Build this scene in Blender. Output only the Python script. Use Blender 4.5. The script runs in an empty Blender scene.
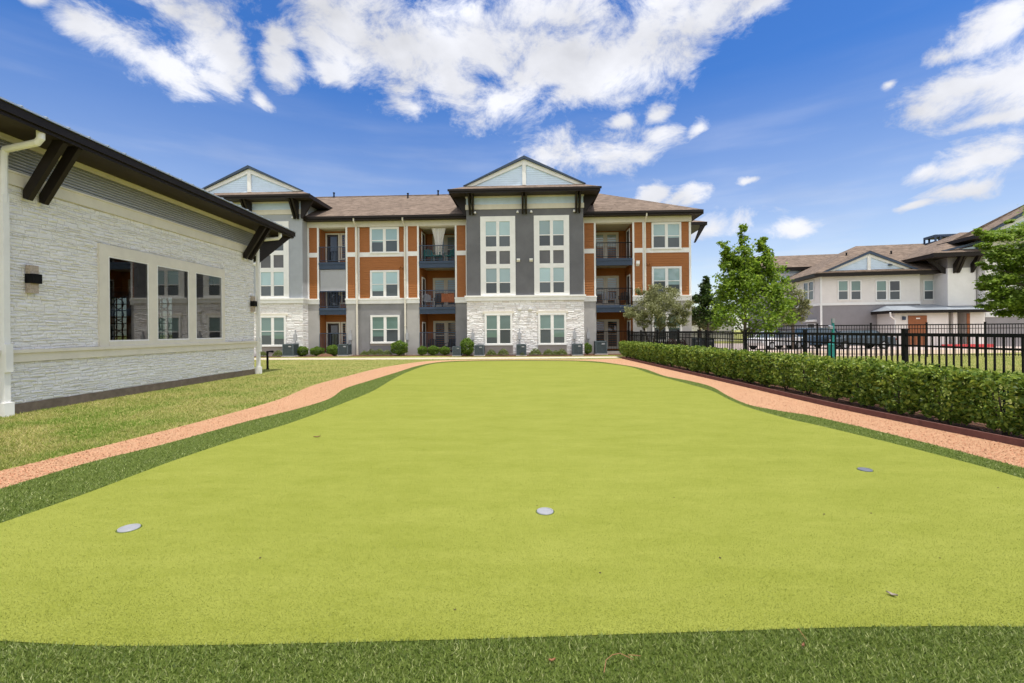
import bpy, math, random
import numpy as np
from mathutils import Vector, Matrix
from mathutils.geometry import tessellate_polygon

random.seed(11)
rng = np.random.default_rng(11)
scene = bpy.context.scene
COL = scene.collection

# ------------------------------------------------------------------ camera facts
FPX, CX, CY = 455.0, 512.0, 341.5          # focal length in pixels (16 mm on a 36 mm sensor)
ROLL, HSH, EYE = 0.0077, 10.5, 1.6         # slight roll, vertical shift, eye height


def ray(px, py):
    dx, dy = px - CX, py - CY
    return (dx - ROLL * dy) / FPX, -(dy + ROLL * dx + HSH) / FPX


def ground(px, py, z=0.0):
    u, v = ray(px, py)
    t = (z - EYE) / v
    return (u * t, t)


def at(px, py, Y):
    u, v = ray(px, py)
    return (u * Y, Y, EYE + v * Y)


class Fr:
    """upright frame: local x runs along a facade, local y into it"""
    def __init__(s, ox, oy, a):
        s.ox, s.oy, s.a = ox, oy, a
        s.c, s.s = math.cos(a), math.sin(a)

    def F(s, px, py, off=0.0):
        u, v = ray(px, py)
        q = (u * (s.oy + off * s.c) - s.ox - off * s.s) / (s.c + u * s.s)
        t = s.oy - q * s.s + off * s.c
        return q, EYE + v * t

    def S(s, px, off=0.0):
        return s.F(px, 330, off)[0]

    def Z(s, px, py, off=0.0):
        return s.F(px, py, off)[1]

    def local(s, X, Y):
        dx, dy = X - s.ox, Y - s.oy
        return dx * s.c - dy * s.s, dx * s.s + dy * s.c


# ------------------------------------------------------------------ materials
def new_mat(name):
    m = bpy.data.materials.new(name)
    m.use_nodes = True
    nt = m.node_tree
    return m, nt, nt.nodes['Principled BSDF']


def lk(nt, a, b):
    nt.links.new(a, b)


def mat(name, col, rough=0.8, var=0.12, scale=6.0, bump=0.0, bscale=40.0, spec=0.3, metal=0.0, detail=6.0, stretch=None):
    m, nt, p = new_mat(name)
    p.inputs['Roughness'].default_value = rough
    p.inputs['Specular IOR Level'].default_value = spec
    p.inputs['Metallic'].default_value = metal
    tc = nt.nodes.new('ShaderNodeTexCoord')
    src = tc.outputs['Object']
    if stretch:
        mp = nt.nodes.new('ShaderNodeMapping')
        mp.inputs['Scale'].default_value = stretch
        lk(nt, src, mp.inputs['Vector'])
        src = mp.outputs['Vector']
    n = nt.nodes.new('ShaderNodeTexNoise')
    n.inputs['Scale'].default_value = scale
    n.inputs['Detail'].default_value = detail
    n.inputs['Roughness'].default_value = 0.65
    lk(nt, src, n.inputs['Vector'])
    r = nt.nodes.new('ShaderNodeValToRGB')
    r.color_ramp.elements[0].position = 0.3
    r.color_ramp.elements[1].position = 0.7
    r.color_ramp.elements[0].color = [c * (1 - var) for c in col] + [1]
    r.color_ramp.elements[1].color = [min(1, c * (1 + var)) for c in col] + [1]
    lk(nt, n.outputs['Fac'], r.inputs['Fac'])
    lk(nt, r.outputs['Color'], p.inputs['Base Color'])
    if bump:
        n2 = nt.nodes.new('ShaderNodeTexNoise')
        n2.inputs['Scale'].default_value = bscale
        n2.inputs['Detail'].default_value = 5
        lk(nt, src, n2.inputs['Vector'])
        b = nt.nodes.new('ShaderNodeBump')
        b.inputs['Strength'].default_value = 1.0
        b.inputs['Distance'].default_value = bump
        lk(nt, n2.outputs['Fac'], b.inputs['Height'])
        lk(nt, b.outputs['Normal'], p.inputs['Normal'])
    return m


def island_mat(name, cols, rough=0.55, trans=0.25, spec=0.3, big=None, bigscale=0.3):
    """foliage / blades / pebbles: every loose leaf gets its own tint"""
    m, nt, p = new_mat(name)
    p.inputs['Roughness'].default_value = rough
    p.inputs['Specular IOR Level'].default_value = spec
    g = nt.nodes.new('ShaderNodeNewGeometry')
    r = nt.nodes.new('ShaderNodeValToRGB')
    el = r.color_ramp.elements
    while len(el) < len(cols):
        el.new(0.5)
    for i, c in enumerate(cols):
        el[i].position = i / max(1, len(cols) - 1)
        el[i].color = list(c) + [1]
    lk(nt, g.outputs['Random Per Island'], r.inputs['Fac'])
    colsock = r.outputs['Color']
    if big:
        tc = nt.nodes.new('ShaderNodeTexCoord')
        n = nt.nodes.new('ShaderNodeTexNoise')
        n.inputs['Scale'].default_value = bigscale
        n.inputs['Detail'].default_value = 4
        lk(nt, tc.outputs['Object'], n.inputs['Vector'])
        mr = nt.nodes.new('ShaderNodeMapRange')
        mr.inputs[1].default_value, mr.inputs[2].default_value = 0.4, 0.62
        lk(nt, n.outputs['Fac'], mr.inputs[0])
        mx = nt.nodes.new('ShaderNodeMix')
        mx.data_type = 'RGBA'
        mx.blend_type = 'MIX'
        ml = nt.nodes.new('ShaderNodeMath')
        ml.operation = 'MULTIPLY'
        ml.inputs[1].default_value = 0.85
        lk(nt, mr.outputs[0], ml.inputs[0])
        lk(nt, ml.outputs[0], mx.inputs['Factor'])
        lk(nt, colsock, mx.inputs['A'])
        mx.inputs['B'].default_value = list(big) + [1]
        colsock = mx.outputs['Result']
    lk(nt, colsock, p.inputs['Base Color'])
    if trans:
        out = nt.nodes['Material Output']
        t = nt.nodes.new('ShaderNodeBsdfTranslucent')
        lk(nt, colsock, t.inputs['Color'])
        ms = nt.nodes.new('ShaderNodeMixShader')
        ms.inputs['Fac'].default_value = trans
        lk(nt, p.outputs['BSDF'], ms.inputs[1])
        lk(nt, t.outputs['BSDF'], ms.inputs[2])
        lk(nt, ms.outputs['Shader'], out.inputs['Surface'])
    return m


def ground_mat(name, layers, rough=0.9, bump=0.01, bscale=60.0, stretch=(1, 1, 1), spec=0.1):
    """layers: list of (scale, lo colour, hi colour, weight); the first is the base"""
    m, nt, p = new_mat(name)
    p.inputs['Roughness'].default_value = rough
    p.inputs['Specular IOR Level'].default_value = spec
    tc = nt.nodes.new('ShaderNodeTexCoord')
    mp = nt.nodes.new('ShaderNodeMapping')
    mp.inputs['Scale'].default_value = stretch
    mp.inputs['Rotation'].default_value = (0, 0, 0.5 if stretch != (1, 1, 1) else 0)
    lk(nt, tc.outputs['Object'], mp.inputs['Vector'])
    cur = None
    for i, (sc, lo, hi, w) in enumerate(layers):
        n = nt.nodes.new('ShaderNodeTexNoise')
        n.inputs['Scale'].default_value = sc
        n.inputs['Detail'].default_value = 5
        n.inputs['Roughness'].default_value = 0.7
        lk(nt, (mp.outputs['Vector'] if sc < 12 else tc.outputs['Object']), n.inputs['Vector'])
        r = nt.nodes.new('ShaderNodeValToRGB')
        r.color_ramp.elements[0].position = 0.33
        r.color_ramp.elements[1].position = 0.67
        r.color_ramp.elements[0].color = list(lo) + [1]
        r.color_ramp.elements[1].color = list(hi) + [1]
        lk(nt, n.outputs['Fac'], r.inputs['Fac'])
        if cur is None:
            cur = r.outputs['Color']
        else:
            mx = nt.nodes.new('ShaderNodeMix')
            mx.data_type = 'RGBA'
            mx.inputs['Factor'].default_value = w
            lk(nt, cur, mx.inputs['A'])
            lk(nt, r.outputs['Color'], mx.inputs['B'])
            cur = mx.outputs['Result']
    lk(nt, cur, p.inputs['Base Color'])
    n2 = nt.nodes.new('ShaderNodeTexNoise')
    n2.inputs['Scale'].default_value = bscale
    n2.inputs['Detail'].default_value = 4
    lk(nt, tc.outputs['Object'], n2.inputs['Vector'])
    b = nt.nodes.new('ShaderNodeBump')
    b.inputs['Distance'].default_value = bump
    lk(nt, n2.outputs['Fac'], b.inputs['Height'])
    lk(nt, b.outputs['Normal'], p.inputs['Normal'])
    return m


def shingle_mat(name, col):
    m, nt, p = new_mat(name)
    p.inputs['Roughness'].default_value = 0.95
    p.inputs['Specular IOR Level'].default_value = 0.1
    tc = nt.nodes.new('ShaderNodeTexCoord')
    br = nt.nodes.new('ShaderNodeTexVoronoi')
    mp = nt.nodes.new('ShaderNodeMapping')
    mp.inputs['Scale'].default_value = (3.2, 3.2, 14.0)
    lk(nt, tc.outputs['Object'], mp.inputs['Vector'])
    br.inputs['Scale'].default_value = 1.0
    lk(nt, mp.outputs['Vector'], br.inputs['Vector'])
    n = nt.nodes.new('ShaderNodeTexNoise')
    n.inputs['Scale'].default_value = 1.3
    n.inputs['Detail'].default_value = 8
    n.inputs['Roughness'].default_value = 0.75
    lk(nt, tc.outputs['Object'], n.inputs['Vector'])
    sep = nt.nodes.new('ShaderNodeSeparateColor')
    lk(nt, br.outputs['Color'], sep.inputs[0])
    ad = nt.nodes.new('ShaderNodeMath'); ad.operation = 'MULTIPLY_ADD'
    ad.inputs[1].default_value = 0.45
    lk(nt, sep.outputs[0], ad.inputs[0])
    ml = nt.nodes.new('ShaderNodeMath'); ml.operation = 'MULTIPLY'
    ml.inputs[1].default_value = 0.55
    lk(nt, n.outputs['Fac'], ml.inputs[0])
    lk(nt, ml.outputs[0], ad.inputs[2])
    r = nt.nodes.new('ShaderNodeValToRGB')
    r.color_ramp.elements[0].position = 0.2
    r.color_ramp.elements[1].position = 0.75
    r.color_ramp.elements[0].color = [c * 0.62 for c in col] + [1]
    r.color_ramp.elements[1].color = [c * 1.4 for c in col] + [1]
    lk(nt, ad.outputs[0], r.inputs['Fac'])
    lk(nt, r.outputs['Color'], p.inputs['Base Color'])
    b = nt.nodes.new('ShaderNodeBump')
    b.inputs['Distance'].default_value = 0.02
    lk(nt, sep.outputs[1], b.inputs['Height'])
    lk(nt, b.outputs['Normal'], p.inputs['Normal'])
    return m


def glass_mat(name, col, rough=0.04, spec=0.8):
    m, nt, p = new_mat(name)
    p.inputs['Roughness'].default_value = rough
    p.inputs['Specular IOR Level'].default_value = spec
    tc = nt.nodes.new('ShaderNodeTexCoord')
    w = nt.nodes.new('ShaderNodeTexNoise')
    w.inputs['Scale'].default_value = 0.7
    lk(nt, tc.outputs['Object'], w.inputs['Vector'])
    r = nt.nodes.new('ShaderNodeValToRGB')
    r.color_ramp.elements[0].color = [c * 0.8 for c in col] + [1]
    r.color_ramp.elements[1].color = [c * 1.2 for c in col] + [1]
    lk(nt, w.outputs['Fac'], r.inputs['Fac'])
    oi = nt.nodes.new('ShaderNodeObjectInfo')          # blinds and dust differ from window to window
    mr = nt.nodes.new('ShaderNodeMapRange'); mr.inputs[3].default_value, mr.inputs[4].default_value = 0.62, 1.22
    lk(nt, oi.outputs['Random'], mr.inputs[0])
    vs = nt.nodes.new('ShaderNodeVectorMath'); vs.operation = 'SCALE'
    lk(nt, r.outputs['Color'], vs.inputs[0]); lk(nt, mr.outputs[0], vs.inputs['Scale'])
    lk(nt, vs.outputs[0], p.inputs['Base Color'])
    b = nt.nodes.new('ShaderNodeBump')
    b.inputs['Distance'].default_value = 0.002
    lk(nt, w.outputs['Fac'], b.inputs['Height'])
    lk(nt, b.outputs['Normal'], p.inputs['Normal'])
    return m


def clear_glass(name, tint=(0.42, 0.46, 0.46), ior=2.7):
    m = bpy.data.materials.new(name)
    m.use_nodes = True
    nt = m.node_tree
    nt.nodes.remove(nt.nodes['Principled BSDF'])
    out = nt.nodes['Material Output']
    t = nt.nodes.new('ShaderNodeBsdfTransparent'); t.inputs['Color'].default_value = list(tint) + [1]
    g = nt.nodes.new('ShaderNodeBsdfGlossy'); g.inputs['Roughness'].default_value = 0.015
    f = nt.nodes.new('ShaderNodeFresnel'); f.inputs['IOR'].default_value = ior
    ms = nt.nodes.new('ShaderNodeMixShader')
    lk(nt, f.outputs[0], ms.inputs[0]); lk(nt, t.outputs[0], ms.inputs[1]); lk(nt, g.outputs[0], ms.inputs[2])
    lk(nt, ms.outputs[0], out.inputs['Surface'])
    return m


M = {}
M['white_trim'] = mat('white_trim', (0.80, 0.79, 0.76), 0.6, 0.06, 2.0)
M['cream_trim'] = mat('cream_trim', (0.70, 0.655, 0.56), 0.7, 0.07, 2.0)
M['grey_stucco'] = mat('grey_stucco', (0.235, 0.232, 0.236), 0.95, 0.15, 0.7, 0.004, 60)
M['pale_stucco'] = mat('pale_stucco', (0.40, 0.385, 0.37), 0.95, 0.08, 1.2, 0.004, 60)
M['blue_grey_stucco'] = mat('blue_grey_stucco', (0.36, 0.38, 0.405), 0.95, 0.08, 1.2, 0.004, 60)
M['dark_stucco'] = mat('dark_stucco', (0.145, 0.145, 0.153), 0.95, 0.16, 0.7, 0.004, 60)
M['orange_siding'] = mat('orange_siding', (0.345, 0.128, 0.034), 0.6, 0.12, 3.0, stretch=(1, 1, 8))
M['blue_siding'] = mat('blue_siding', (0.62, 0.735, 0.87), 0.6, 0.07, 2.0)
M['stone'] = mat('white_stone', (0.79, 0.775, 0.75), 0.9, 0.07, 5.0, 0.014, 34)
M['pavilion_stone'] = island_mat('mixed_white_stone', [(0.68, 0.63, 0.60), (0.82, 0.79, 0.77), (0.88, 0.87, 0.86), (0.76, 0.73, 0.71)], 0.9, 0.0)
M['mortar'] = mat('mortar', (0.58, 0.56, 0.54), 0.95, 0.1, 8.0)
M['brick'] = mat('grey_brick', (0.36, 0.32, 0.29), 0.95, 0.14, 20.0, stretch=(1, 1, 3))
M['dark_brown'] = mat('dark_brown_paint', (0.017, 0.0125, 0.010), 0.5, 0.15, 4.0, spec=0.2)
M['soffit'] = mat('brown_soffit', (0.04, 0.03, 0.024), 0.7, 0.12, 4.0)
M['pale_soffit'] = mat('pale_soffit', (0.50, 0.46, 0.39), 0.8, 0.06, 3.0)
M['navy'] = mat('navy_metal', (0.045, 0.066, 0.105), 0.5, 0.1, 3.0, spec=0.25)
M['black_metal'] = mat('black_metal', (0.006, 0.006, 0.0065), 0.55, 0.2, 8.0, spec=0.15)
M['shingle'] = shingle_mat('brown_shingles', (0.160, 0.121, 0.094))
M['metal_roof'] = mat('pale_metal_roof', (0.45, 0.50, 0.56), 0.35, 0.06, 2.0, metal=0.6)
M['corrugated'] = mat('corrugated_metal', (0.33, 0.34, 0.345), 0.42, 0.06, 2.0, metal=0.55)
M['glass_upper'] = glass_mat('blind_behind_glass', (0.33, 0.46, 0.47))
M['glass_lower'] = glass_mat('screened_glass', (0.085, 0.10, 0.108), 0.18, 0.5)
M['glass_teal'] = glass_mat('green_blind_glass', (0.15, 0.24, 0.21))
M['glass_dark'] = glass_mat('dark_glass', (0.02, 0.024, 0.027))
M['shade_cloth'] = mat('grey_shade_cloth', (0.38, 0.385, 0.40), 0.9, 0.05, 2.0)
M['door_dark'] = mat('dark_door', (0.045, 0.035, 0.03), 0.5, 0.15, 4.0)
M['concrete'] = mat('concrete', (0.50, 0.46, 0.40), 0.9, 0.1, 3.0, 0.003, 40)
M['plinth'] = mat('stained_concrete', (0.20, 0.155, 0.12), 0.95, 0.25, 5.0, 0.004, 40)
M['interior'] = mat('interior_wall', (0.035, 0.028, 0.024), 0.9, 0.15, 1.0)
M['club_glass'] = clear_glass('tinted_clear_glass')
M['lamp_amber'] = mat('lamp_stone', (0.42, 0.35, 0.28), 0.7, 0.3, 30.0)


# ------------------------------------------------------------------ mesh builder
class MB:
    def __init__(s):
        s.v, s.f, s.m = [], [], []
        s.cur = 0

    def quad(s, a, b, c, d):
        i = len(s.v)
        s.v += [tuple(a), tuple(b), tuple(c), tuple(d)]
        s.f.append((i, i + 1, i + 2, i + 3)); s.m.append(s.cur)

    def poly(s, pts):
        i = len(s.v)
        s.v += [tuple(p) for p in pts]
        s.f.append(tuple(range(i, i + len(pts)))); s.m.append(s.cur)

    def box(s, x0, x1, y0, y1, z0, z1):
        i = len(s.v)
        s.v += [(x0, y0, z0), (x1, y0, z0), (x1, y1, z0), (x0, y1, z0),
                (x0, y0, z1), (x1, y0, z1), (x1, y1, z1), (x0, y1, z1)]
        for q in ((0, 3, 2, 1), (4, 5, 6, 7), (0, 1, 5, 4), (1, 2, 6, 5), (2, 3, 7, 6), (3, 0, 4, 7)):
            s.f.append(tuple(i + k for k in q)); s.m.append(s.cur)
        return s

    def prism(s, pts, vec):
        """closed polygon pts extruded by vec"""
        n = len(pts); i = len(s.v)
        vx = Vector(vec)
        s.v += [tuple(p) for p in pts] + [tuple(Vector(p) + vx) for p in pts]
        s.f.append(tuple(range(i, i + n))[::-1]); s.m.append(s.cur)
        s.f.append(tuple(range(i + n, i + 2 * n))); s.m.append(s.cur)
        for k in range(n):
            j = (k + 1) % n
            s.f.append((i + k, i + j, i + n + j, i + n + k)); s.m.append(s.cur)
        return s

    def tube(s, pts, rad, n=8, cap=True):
        pts = [Vector(p) for p in pts]
        if not hasattr(rad, '__len__'):
            rad = [rad] * len(pts)
        base = len(s.v); prev = None
        for k, p in enumerate(pts):
            d = (pts[min(k + 1, len(pts) - 1)] - pts[max(k - 1, 0)]).normalized()
            a = prev if prev is not None else (Vector((1, 0, 0)) if abs(d.x) < 0.8 else Vector((0, 1, 0)))
            a = (a - d * a.dot(d)).normalized()
            b = d.cross(a); prev = a
            for q in range(n):
                t = 2 * math.pi * q / n
                s.v.append(tuple(p + a * (math.cos(t) * rad[k]) + b * (math.sin(t) * rad[k])))
        for k in range(len(pts) - 1):
            for q in range(n):
                r = (q + 1) % n
                s.f.append((base + k * n + q, base + k * n + r, base + (k + 1) * n + r, base + (k + 1) * n + q)); s.m.append(s.cur)
        if cap:
            s.f.append(tuple(base + q for q in range(n))[::-1]); s.m.append(s.cur)
            e = base + (len(pts) - 1) * n
            s.f.append(tuple(e + q for q in range(n))); s.m.append(s.cur)
        return s

    def lathe(s, prof, n=16, c=(0, 0, 0)):
        base = len(s.v)
        for r, z in prof:
            for q in range(n):
                t = 2 * math.pi * q / n
                s.v.append((c[0] + r * math.cos(t), c[1] + r * math.sin(t), c[2] + z))
        for k in range(len(prof) - 1):
            for q in range(n):
                r = (q + 1) % n
                s.f.append((base + k * n + q, base + k * n + r, base + (k + 1) * n + r, base + (k + 1) * n + q)); s.m.append(s.cur)
        return s

    def build(s, name, mats, parent=None, smooth=False):
        me = bpy.data.meshes.new(name)
        me.from_pydata(s.v, [], s.f)
        if not isinstance(mats, (list, tuple)):
            mats = [mats]
        for m in mats:
            me.materials.append(m)
        if len(mats) > 1:
            me.polygons.foreach_set('material_index', s.m)
        if smooth:
            me.polygons.foreach_set('use_smooth', [True] * len(me.polygons))
        me.update()
        o = bpy.data.objects.new(name, me)
        COL.objects.link(o)
        if parent is not None:
            o.parent = parent
        return o


def tag(o, label=None, cat=None, group=None, kind=None):
    if label: o['label'] = label
    if cat: o['category'] = cat
    if group: o['group'] = group
    if kind: o['kind'] = kind
    return o


def empty(name, loc, rz=0.0):
    o = bpy.data.objects.new(name, None)
    COL.objects.link(o)
    o.location = loc
    o.rotation_euler = (0, 0, rz)
    o.empty_display_size = 0.3
    return o


KIDS = {}


def copy_tree(o, parent=None):
    c = o.copy()
    COL.objects.link(c)
    if parent is not None:
        c.parent = parent
    for ch in [q for q in COL.objects if q.parent == o]:
        copy_tree(ch, c)
    return c


def mesh_np(name, verts, k, m, parent=None):
    """verts: (N*k,3) array of N loose k-gons"""
    me = bpy.data.meshes.new(name)
    nv = len(verts); nf = nv // k
    me.vertices.add(nv)
    me.vertices.foreach_set('co', np.ascontiguousarray(verts, dtype=np.float32).ravel())
    me.loops.add(nv)
    me.loops.foreach_set('vertex_index', np.arange(nv, dtype=np.int32))
    me.polygons.add(nf)
    me.polygons.foreach_set('loop_start', np.arange(0, nv, k, dtype=np.int32))
    me.update(calc_edges=True)
    me.validate()
    me.materials.append(m)
    o = bpy.data.objects.new(name, me)
    COL.objects.link(o)
    if parent is not None:
        o.parent = parent
    return o


def leaf_verts(cent, L, W, flat=0.35):
    """rhombus leaves at centres with random orientation; flat biases them towards horizontal"""
    n = len(cent)
    nor = rng.normal(size=(n, 3)); nor[:, 2] = np.abs(nor[:, 2]) + flat
    nor /= np.linalg.norm(nor, axis=1)[:, None]
    a = np.cross(nor, rng.normal(size=(n, 3))); a /= np.linalg.norm(a, axis=1)[:, None] + 1e-9
    b = np.cross(nor, a)
    sz = rng.uniform(0.65, 1.25, size=(n, 1))
    a *= sz * L / 2; b *= sz * W / 2
    droop = nor * (sz * L * 0.12)
    v = np.empty((n, 4, 3))
    v[:, 0] = cent - a - droop; v[:, 1] = cent - b + a * 0.1; v[:, 2] = cent + a - droop; v[:, 3] = cent + b + a * 0.1
    return v.reshape(-1, 3)


def blades(name, pts, h, w, m, z0=0.0, lean=0.5, parent=None, kind='stuff'):
    """grass blades (triangles) rooted at pts (N,2)"""
    n = len(pts)
    hh = h * rng.uniform(0.55, 1.2, n)
    ang = rng.uniform(0, 2 * np.pi, n)
    la = rng.uniform(0, 2 * np.pi, n); ln = hh * lean * rng.uniform(0.1, 1.3, n)
    v = np.empty((n, 3, 3))
    dx, dy = np.cos(ang) * w / 2, np.sin(ang) * w / 2
    v[:, 0] = np.stack([pts[:, 0] - dx, pts[:, 1] - dy, np.full(n, z0)], 1)
    v[:, 1] = np.stack([pts[:, 0] + dx, pts[:, 1] + dy, np.full(n, z0)], 1)
    v[:, 2] = np.stack([pts[:, 0] + np.cos(la) * ln, pts[:, 1] + np.sin(la) * ln, z0 + hh], 1)
    o = mesh_np(name, v.reshape(-1, 3), 3, m, parent)
    if kind: o['kind'] = kind
    return o


def inside(poly, pts):
    """even-odd test, vectorised"""
    x, y = pts[:, 0], pts[:, 1]
    r = np.zeros(len(pts), bool)
    n = len(poly)
    for i in range(n):
        x0, y0 = poly[i]; x1, y1 = poly[(i + 1) % n]
        c = ((y0 > y) != (y1 > y))
        with np.errstate(divide='ignore', invalid='ignore'):
            xi = (x1 - x0) * (y - y0) / (y1 - y0 + 1e-12) + x0
        r ^= c & (x < xi)
    return r


def smooth_px(pts, n=6):
    """Catmull-Rom through the points"""
    P = [Vector(p) for p in pts]
    out = []
    for i in range(len(P) - 1):
        p0, p1, p2, p3 = P[max(i - 1, 0)], P[i], P[i + 1], P[min(i + 2, len(P) - 1)]
        for k in range(n):
            t = k / n
            out.append(0.5 * ((2 * p1) + (p2 - p0) * t + (2 * p0 - 5 * p1 + 4 * p2 - p3) * t * t + (3 * p1 - p0 - 3 * p2 + p3) * t ** 3))
    out.append(P[-1])
    return [(p.x, p.y) for p in out]


def sheet(name, poly, z, m, holes=(), kind='structure', parent=None):
    loops = [[Vector((x, y, 0)) for x, y in poly]] + [[Vector((x, y, 0)) for x, y in h] for h in holes]
    tris = tessellate_polygon(loops)
    flat = [(p.x, p.y, z) for l in loops for p in l]
    me = bpy.data.meshes.new(name)
    fs = []
    for t in tris:
        a, b, c = (Vector(flat[i]) for i in t)
        fs.append(tuple(t) if (b - a).cross(c - a).z > 0 else tuple(t[::-1]))
    me.from_pydata(flat, [], fs)
    me.materials.append(m)
    o = bpy.data.objects.new(name, me)
    COL.objects.link(o)
    if parent is not None: o.parent = parent
    if kind: o['kind'] = kind
    return o
# ================================================================== GROUND
L_px = [(0, 524.6), (82, 496), (164, 465), (229.7, 442.5), (295, 422), (348.7, 401.5), (373, 391.3), (393.8, 379), (412, 370.5), (434, 364.0), (462, 361.9), (500, 361.2), (540, 361.2), (572, 361.5),
        (592, 362.6), (610.7, 364.4), (632, 367.7), (653.7, 375), (686, 383.8), (711.7, 391.3), (729, 400), (750, 408.5), (789, 419.6), (820, 426.5), (900, 446), (980, 467), (1024, 480)]
B_px = [(1024, 629), (950, 628.3), (850, 629.5), (700, 634), (512, 640), (330, 645), (200, 647.5), (100, 648), (0, 643)]
FL_px = [(0, 489.7), (82, 465), (164, 444.6), (246, 422), (295, 409.7), (328, 399.5), (344.5, 389), (369, 381), (395, 373.0), (416, 366.4), (436, 362.6), (462, 360.9), (500, 360.3), (540, 360.3), (575, 360.6), (596, 361.6),
         (613, 363.6), (643, 368.7), (664.4, 376), (690, 381.2), (711.7, 387), (729, 396.7), (750, 405.3), (782.6, 411.7), (820, 418), (922, 442.3), (1024, 468.7)]
GL_px = [(0, 471.3), (82, 451.6), (164, 431), (229.7, 413.8), (279, 399.5), (311.7, 386), (344.5, 377), (377, 368.7), (406, 363.8), (430, 361.0), (462, 360.0), (500, 359.6), (540, 359.6), (580, 359.6), (606, 359.0), (621.5, 358.6)]


def gpath(px, n=6):
    return [ground(x, y) for x, y in smooth_px(px, n)]


gL = gpath(L_px)
gB = gpath(B_px)
green = gL + [(5.75, 4.2), (5.85, 3.6), (5.2, 2.85), (3.8, 2.48)] + gB + [(-3.5, 2.45), (-4.4, 2.75), (-4.85, 3.3)]
fringe = gpath(FL_px) + [(6.35, 4.2), (6.5, 2.5), (6.4, 0.5), (5.0, -1.2), (-5.0, -1.2), (-6.0, 0.5), (-6.1, 2.5), (-5.6, 4.0)]
edgeL = [ground(621.5, 358.6), (6.22, 22.0), (6.3, 18.0), (6.39, 14.9), (6.43, 12.0), (6.46, 9.5), (6.6, 7.7), (6.79, 6.0), (7.05, 4.2), (7.2, 2.0), (7.2, -1.5)]
edgeL = smooth_px(edgeL, 5)
gravel = gpath(GL_px) + edgeL[1:] + [(5.5, -2.2), (-5.6, -2.2), (-6.8, 0.3), (-7.0, 2.2), (-6.4, 4.1)]

M['lawn'] = ground_mat('lawn_grass', [(0.35, (0.17, 0.20, 0.040), (0.36, 0.30, 0.105), 1), (1.6, (0.10, 0.155, 0.025), (0.44, 0.36, 0.14), 0.55), (7.0, (0.11, 0.165, 0.03), (0.38, 0.34, 0.12), 0.4), (22, (0.09, 0.135, 0.022), (0.40, 0.37, 0.12), 0.4)], bump=0.04, bscale=30)
M['green_turf'] = ground_mat('putting_turf', [(90, (0.09, 0.115, 0.010), (0.32, 0.345, 0.075), 1), (320, (0.09, 0.115, 0.010), (0.31, 0.335, 0.07), 0.35), (26, (0.125, 0.15, 0.014), (0.285, 0.305, 0.062), 0.35), (5.0, (0.15, 0.172, 0.018), (0.28, 0.297, 0.058), 0.32), (1.1, (0.155, 0.18, 0.020), (0.285, 0.298, 0.066), 0.38), (0.30, (0.180, 0.200, 0.024), (0.255, 0.268, 0.048), 0.28)], bump=0.009, bscale=110, stretch=(1, 2.6, 1))
M['fringe_turf'] = ground_mat('dark_turf_base', [(3.0, (0.067, 0.102, 0.016), (0.102, 0.135, 0.024), 1), (60, (0.035, 0.058, 0.009), (0.148, 0.182, 0.044), 0.5)], bump=0.02, bscale=90)
M['gravel'] = ground_mat('red_gravel', [(0.8, (0.40, 0.175, 0.09), (0.50, 0.235, 0.125), 1), (30, (0.27, 0.13, 0.06), (0.64, 0.42, 0.25), 0.5), (110, (0.22, 0.11, 0.05), (0.68, 0.47, 0.31), 0.45)], bump=0.02, bscale=70)
M['mulch'] = ground_mat('brown_mulch', [(1.5, (0.10, 0.05, 0.03), (0.17, 0.085, 0.055), 1), (35, (0.04, 0.022, 0.014), (0.26, 0.14, 0.09), 0.6)], bump=0.05, bscale=30)
M['tan'] = ground_mat('tan_gravel', [(0.6, (0.40, 0.31, 0.22), (0.50, 0.39, 0.28), 1), (30, (0.30, 0.22, 0.15), (0.55, 0.45, 0.34), 0.4)], bump=0.02, bscale=40)
M['paving'] = ground_mat('pink_paving', [(0.5, (0.42, 0.34, 0.31), (0.50, 0.42, 0.38), 1), (9, (0.36, 0.29, 0.26), (0.54, 0.46, 0.42), 0.3)], bump=0.004, bscale=30)
M['asphalt'] = ground_mat('asphalt', [(0.6, (0.045, 0.045, 0.047), (0.07, 0.07, 0.072), 1), (50, (0.03, 0.03, 0.03), (0.10, 0.10, 0.10), 0.4)], bump=0.01, bscale=60)
M['sidewalk'] = ground_mat('sidewalk_concrete', [(0.8, (0.46, 0.40, 0.31), (0.55, 0.48, 0.38), 1), (25, (0.40, 0.35, 0.27), (0.58, 0.52, 0.42), 0.3)], bump=0.004, bscale=60)

sheet('lawn', [(-400, -300), (500, -300), (500, 900), (-400, 900)], 0.0, M['lawn'])
sheet('gravel_path', gravel, 0.004, M['gravel'])
sheet('turf_border', fringe, 0.008, M['fringe_turf'])
sheet('putting_green', green, 0.012, M['green_turf'])
sheet('sidewalk', [ground(200, 359.9), ground(380, 359.6), ground(512, 358.9), ground(622, 358.0), ground(622, 356.5), ground(512, 357.2), ground(380, 357.9), ground(200, 358.3)], 0.005, M['sidewalk'])
# mulch bed along the apartment house (building-local strip)
AP = Fr(0.0, 31.0, math.atan(0.0414))


def apw(s, y):
    return (AP.ox + s * AP.c + y * AP.s, AP.oy - s * AP.s + y * AP.c)


bed = [apw(-22, -1.2), apw(-17, -1.9), apw(-11.5, -1.5), apw(-9, -1.6), apw(-5, -1.3), apw(-3.5, -2.2), apw(1, -2.5), apw(5, -2.3), apw(6.2, -1.6), apw(8.5, -1.2), apw(13.5, -1.0), apw(13.5, 4), apw(-22, 4)]
sheet('mulch_bed', smooth_px(bed[:11], 4) + bed[11:], 0.006, M['mulch'])
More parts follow.
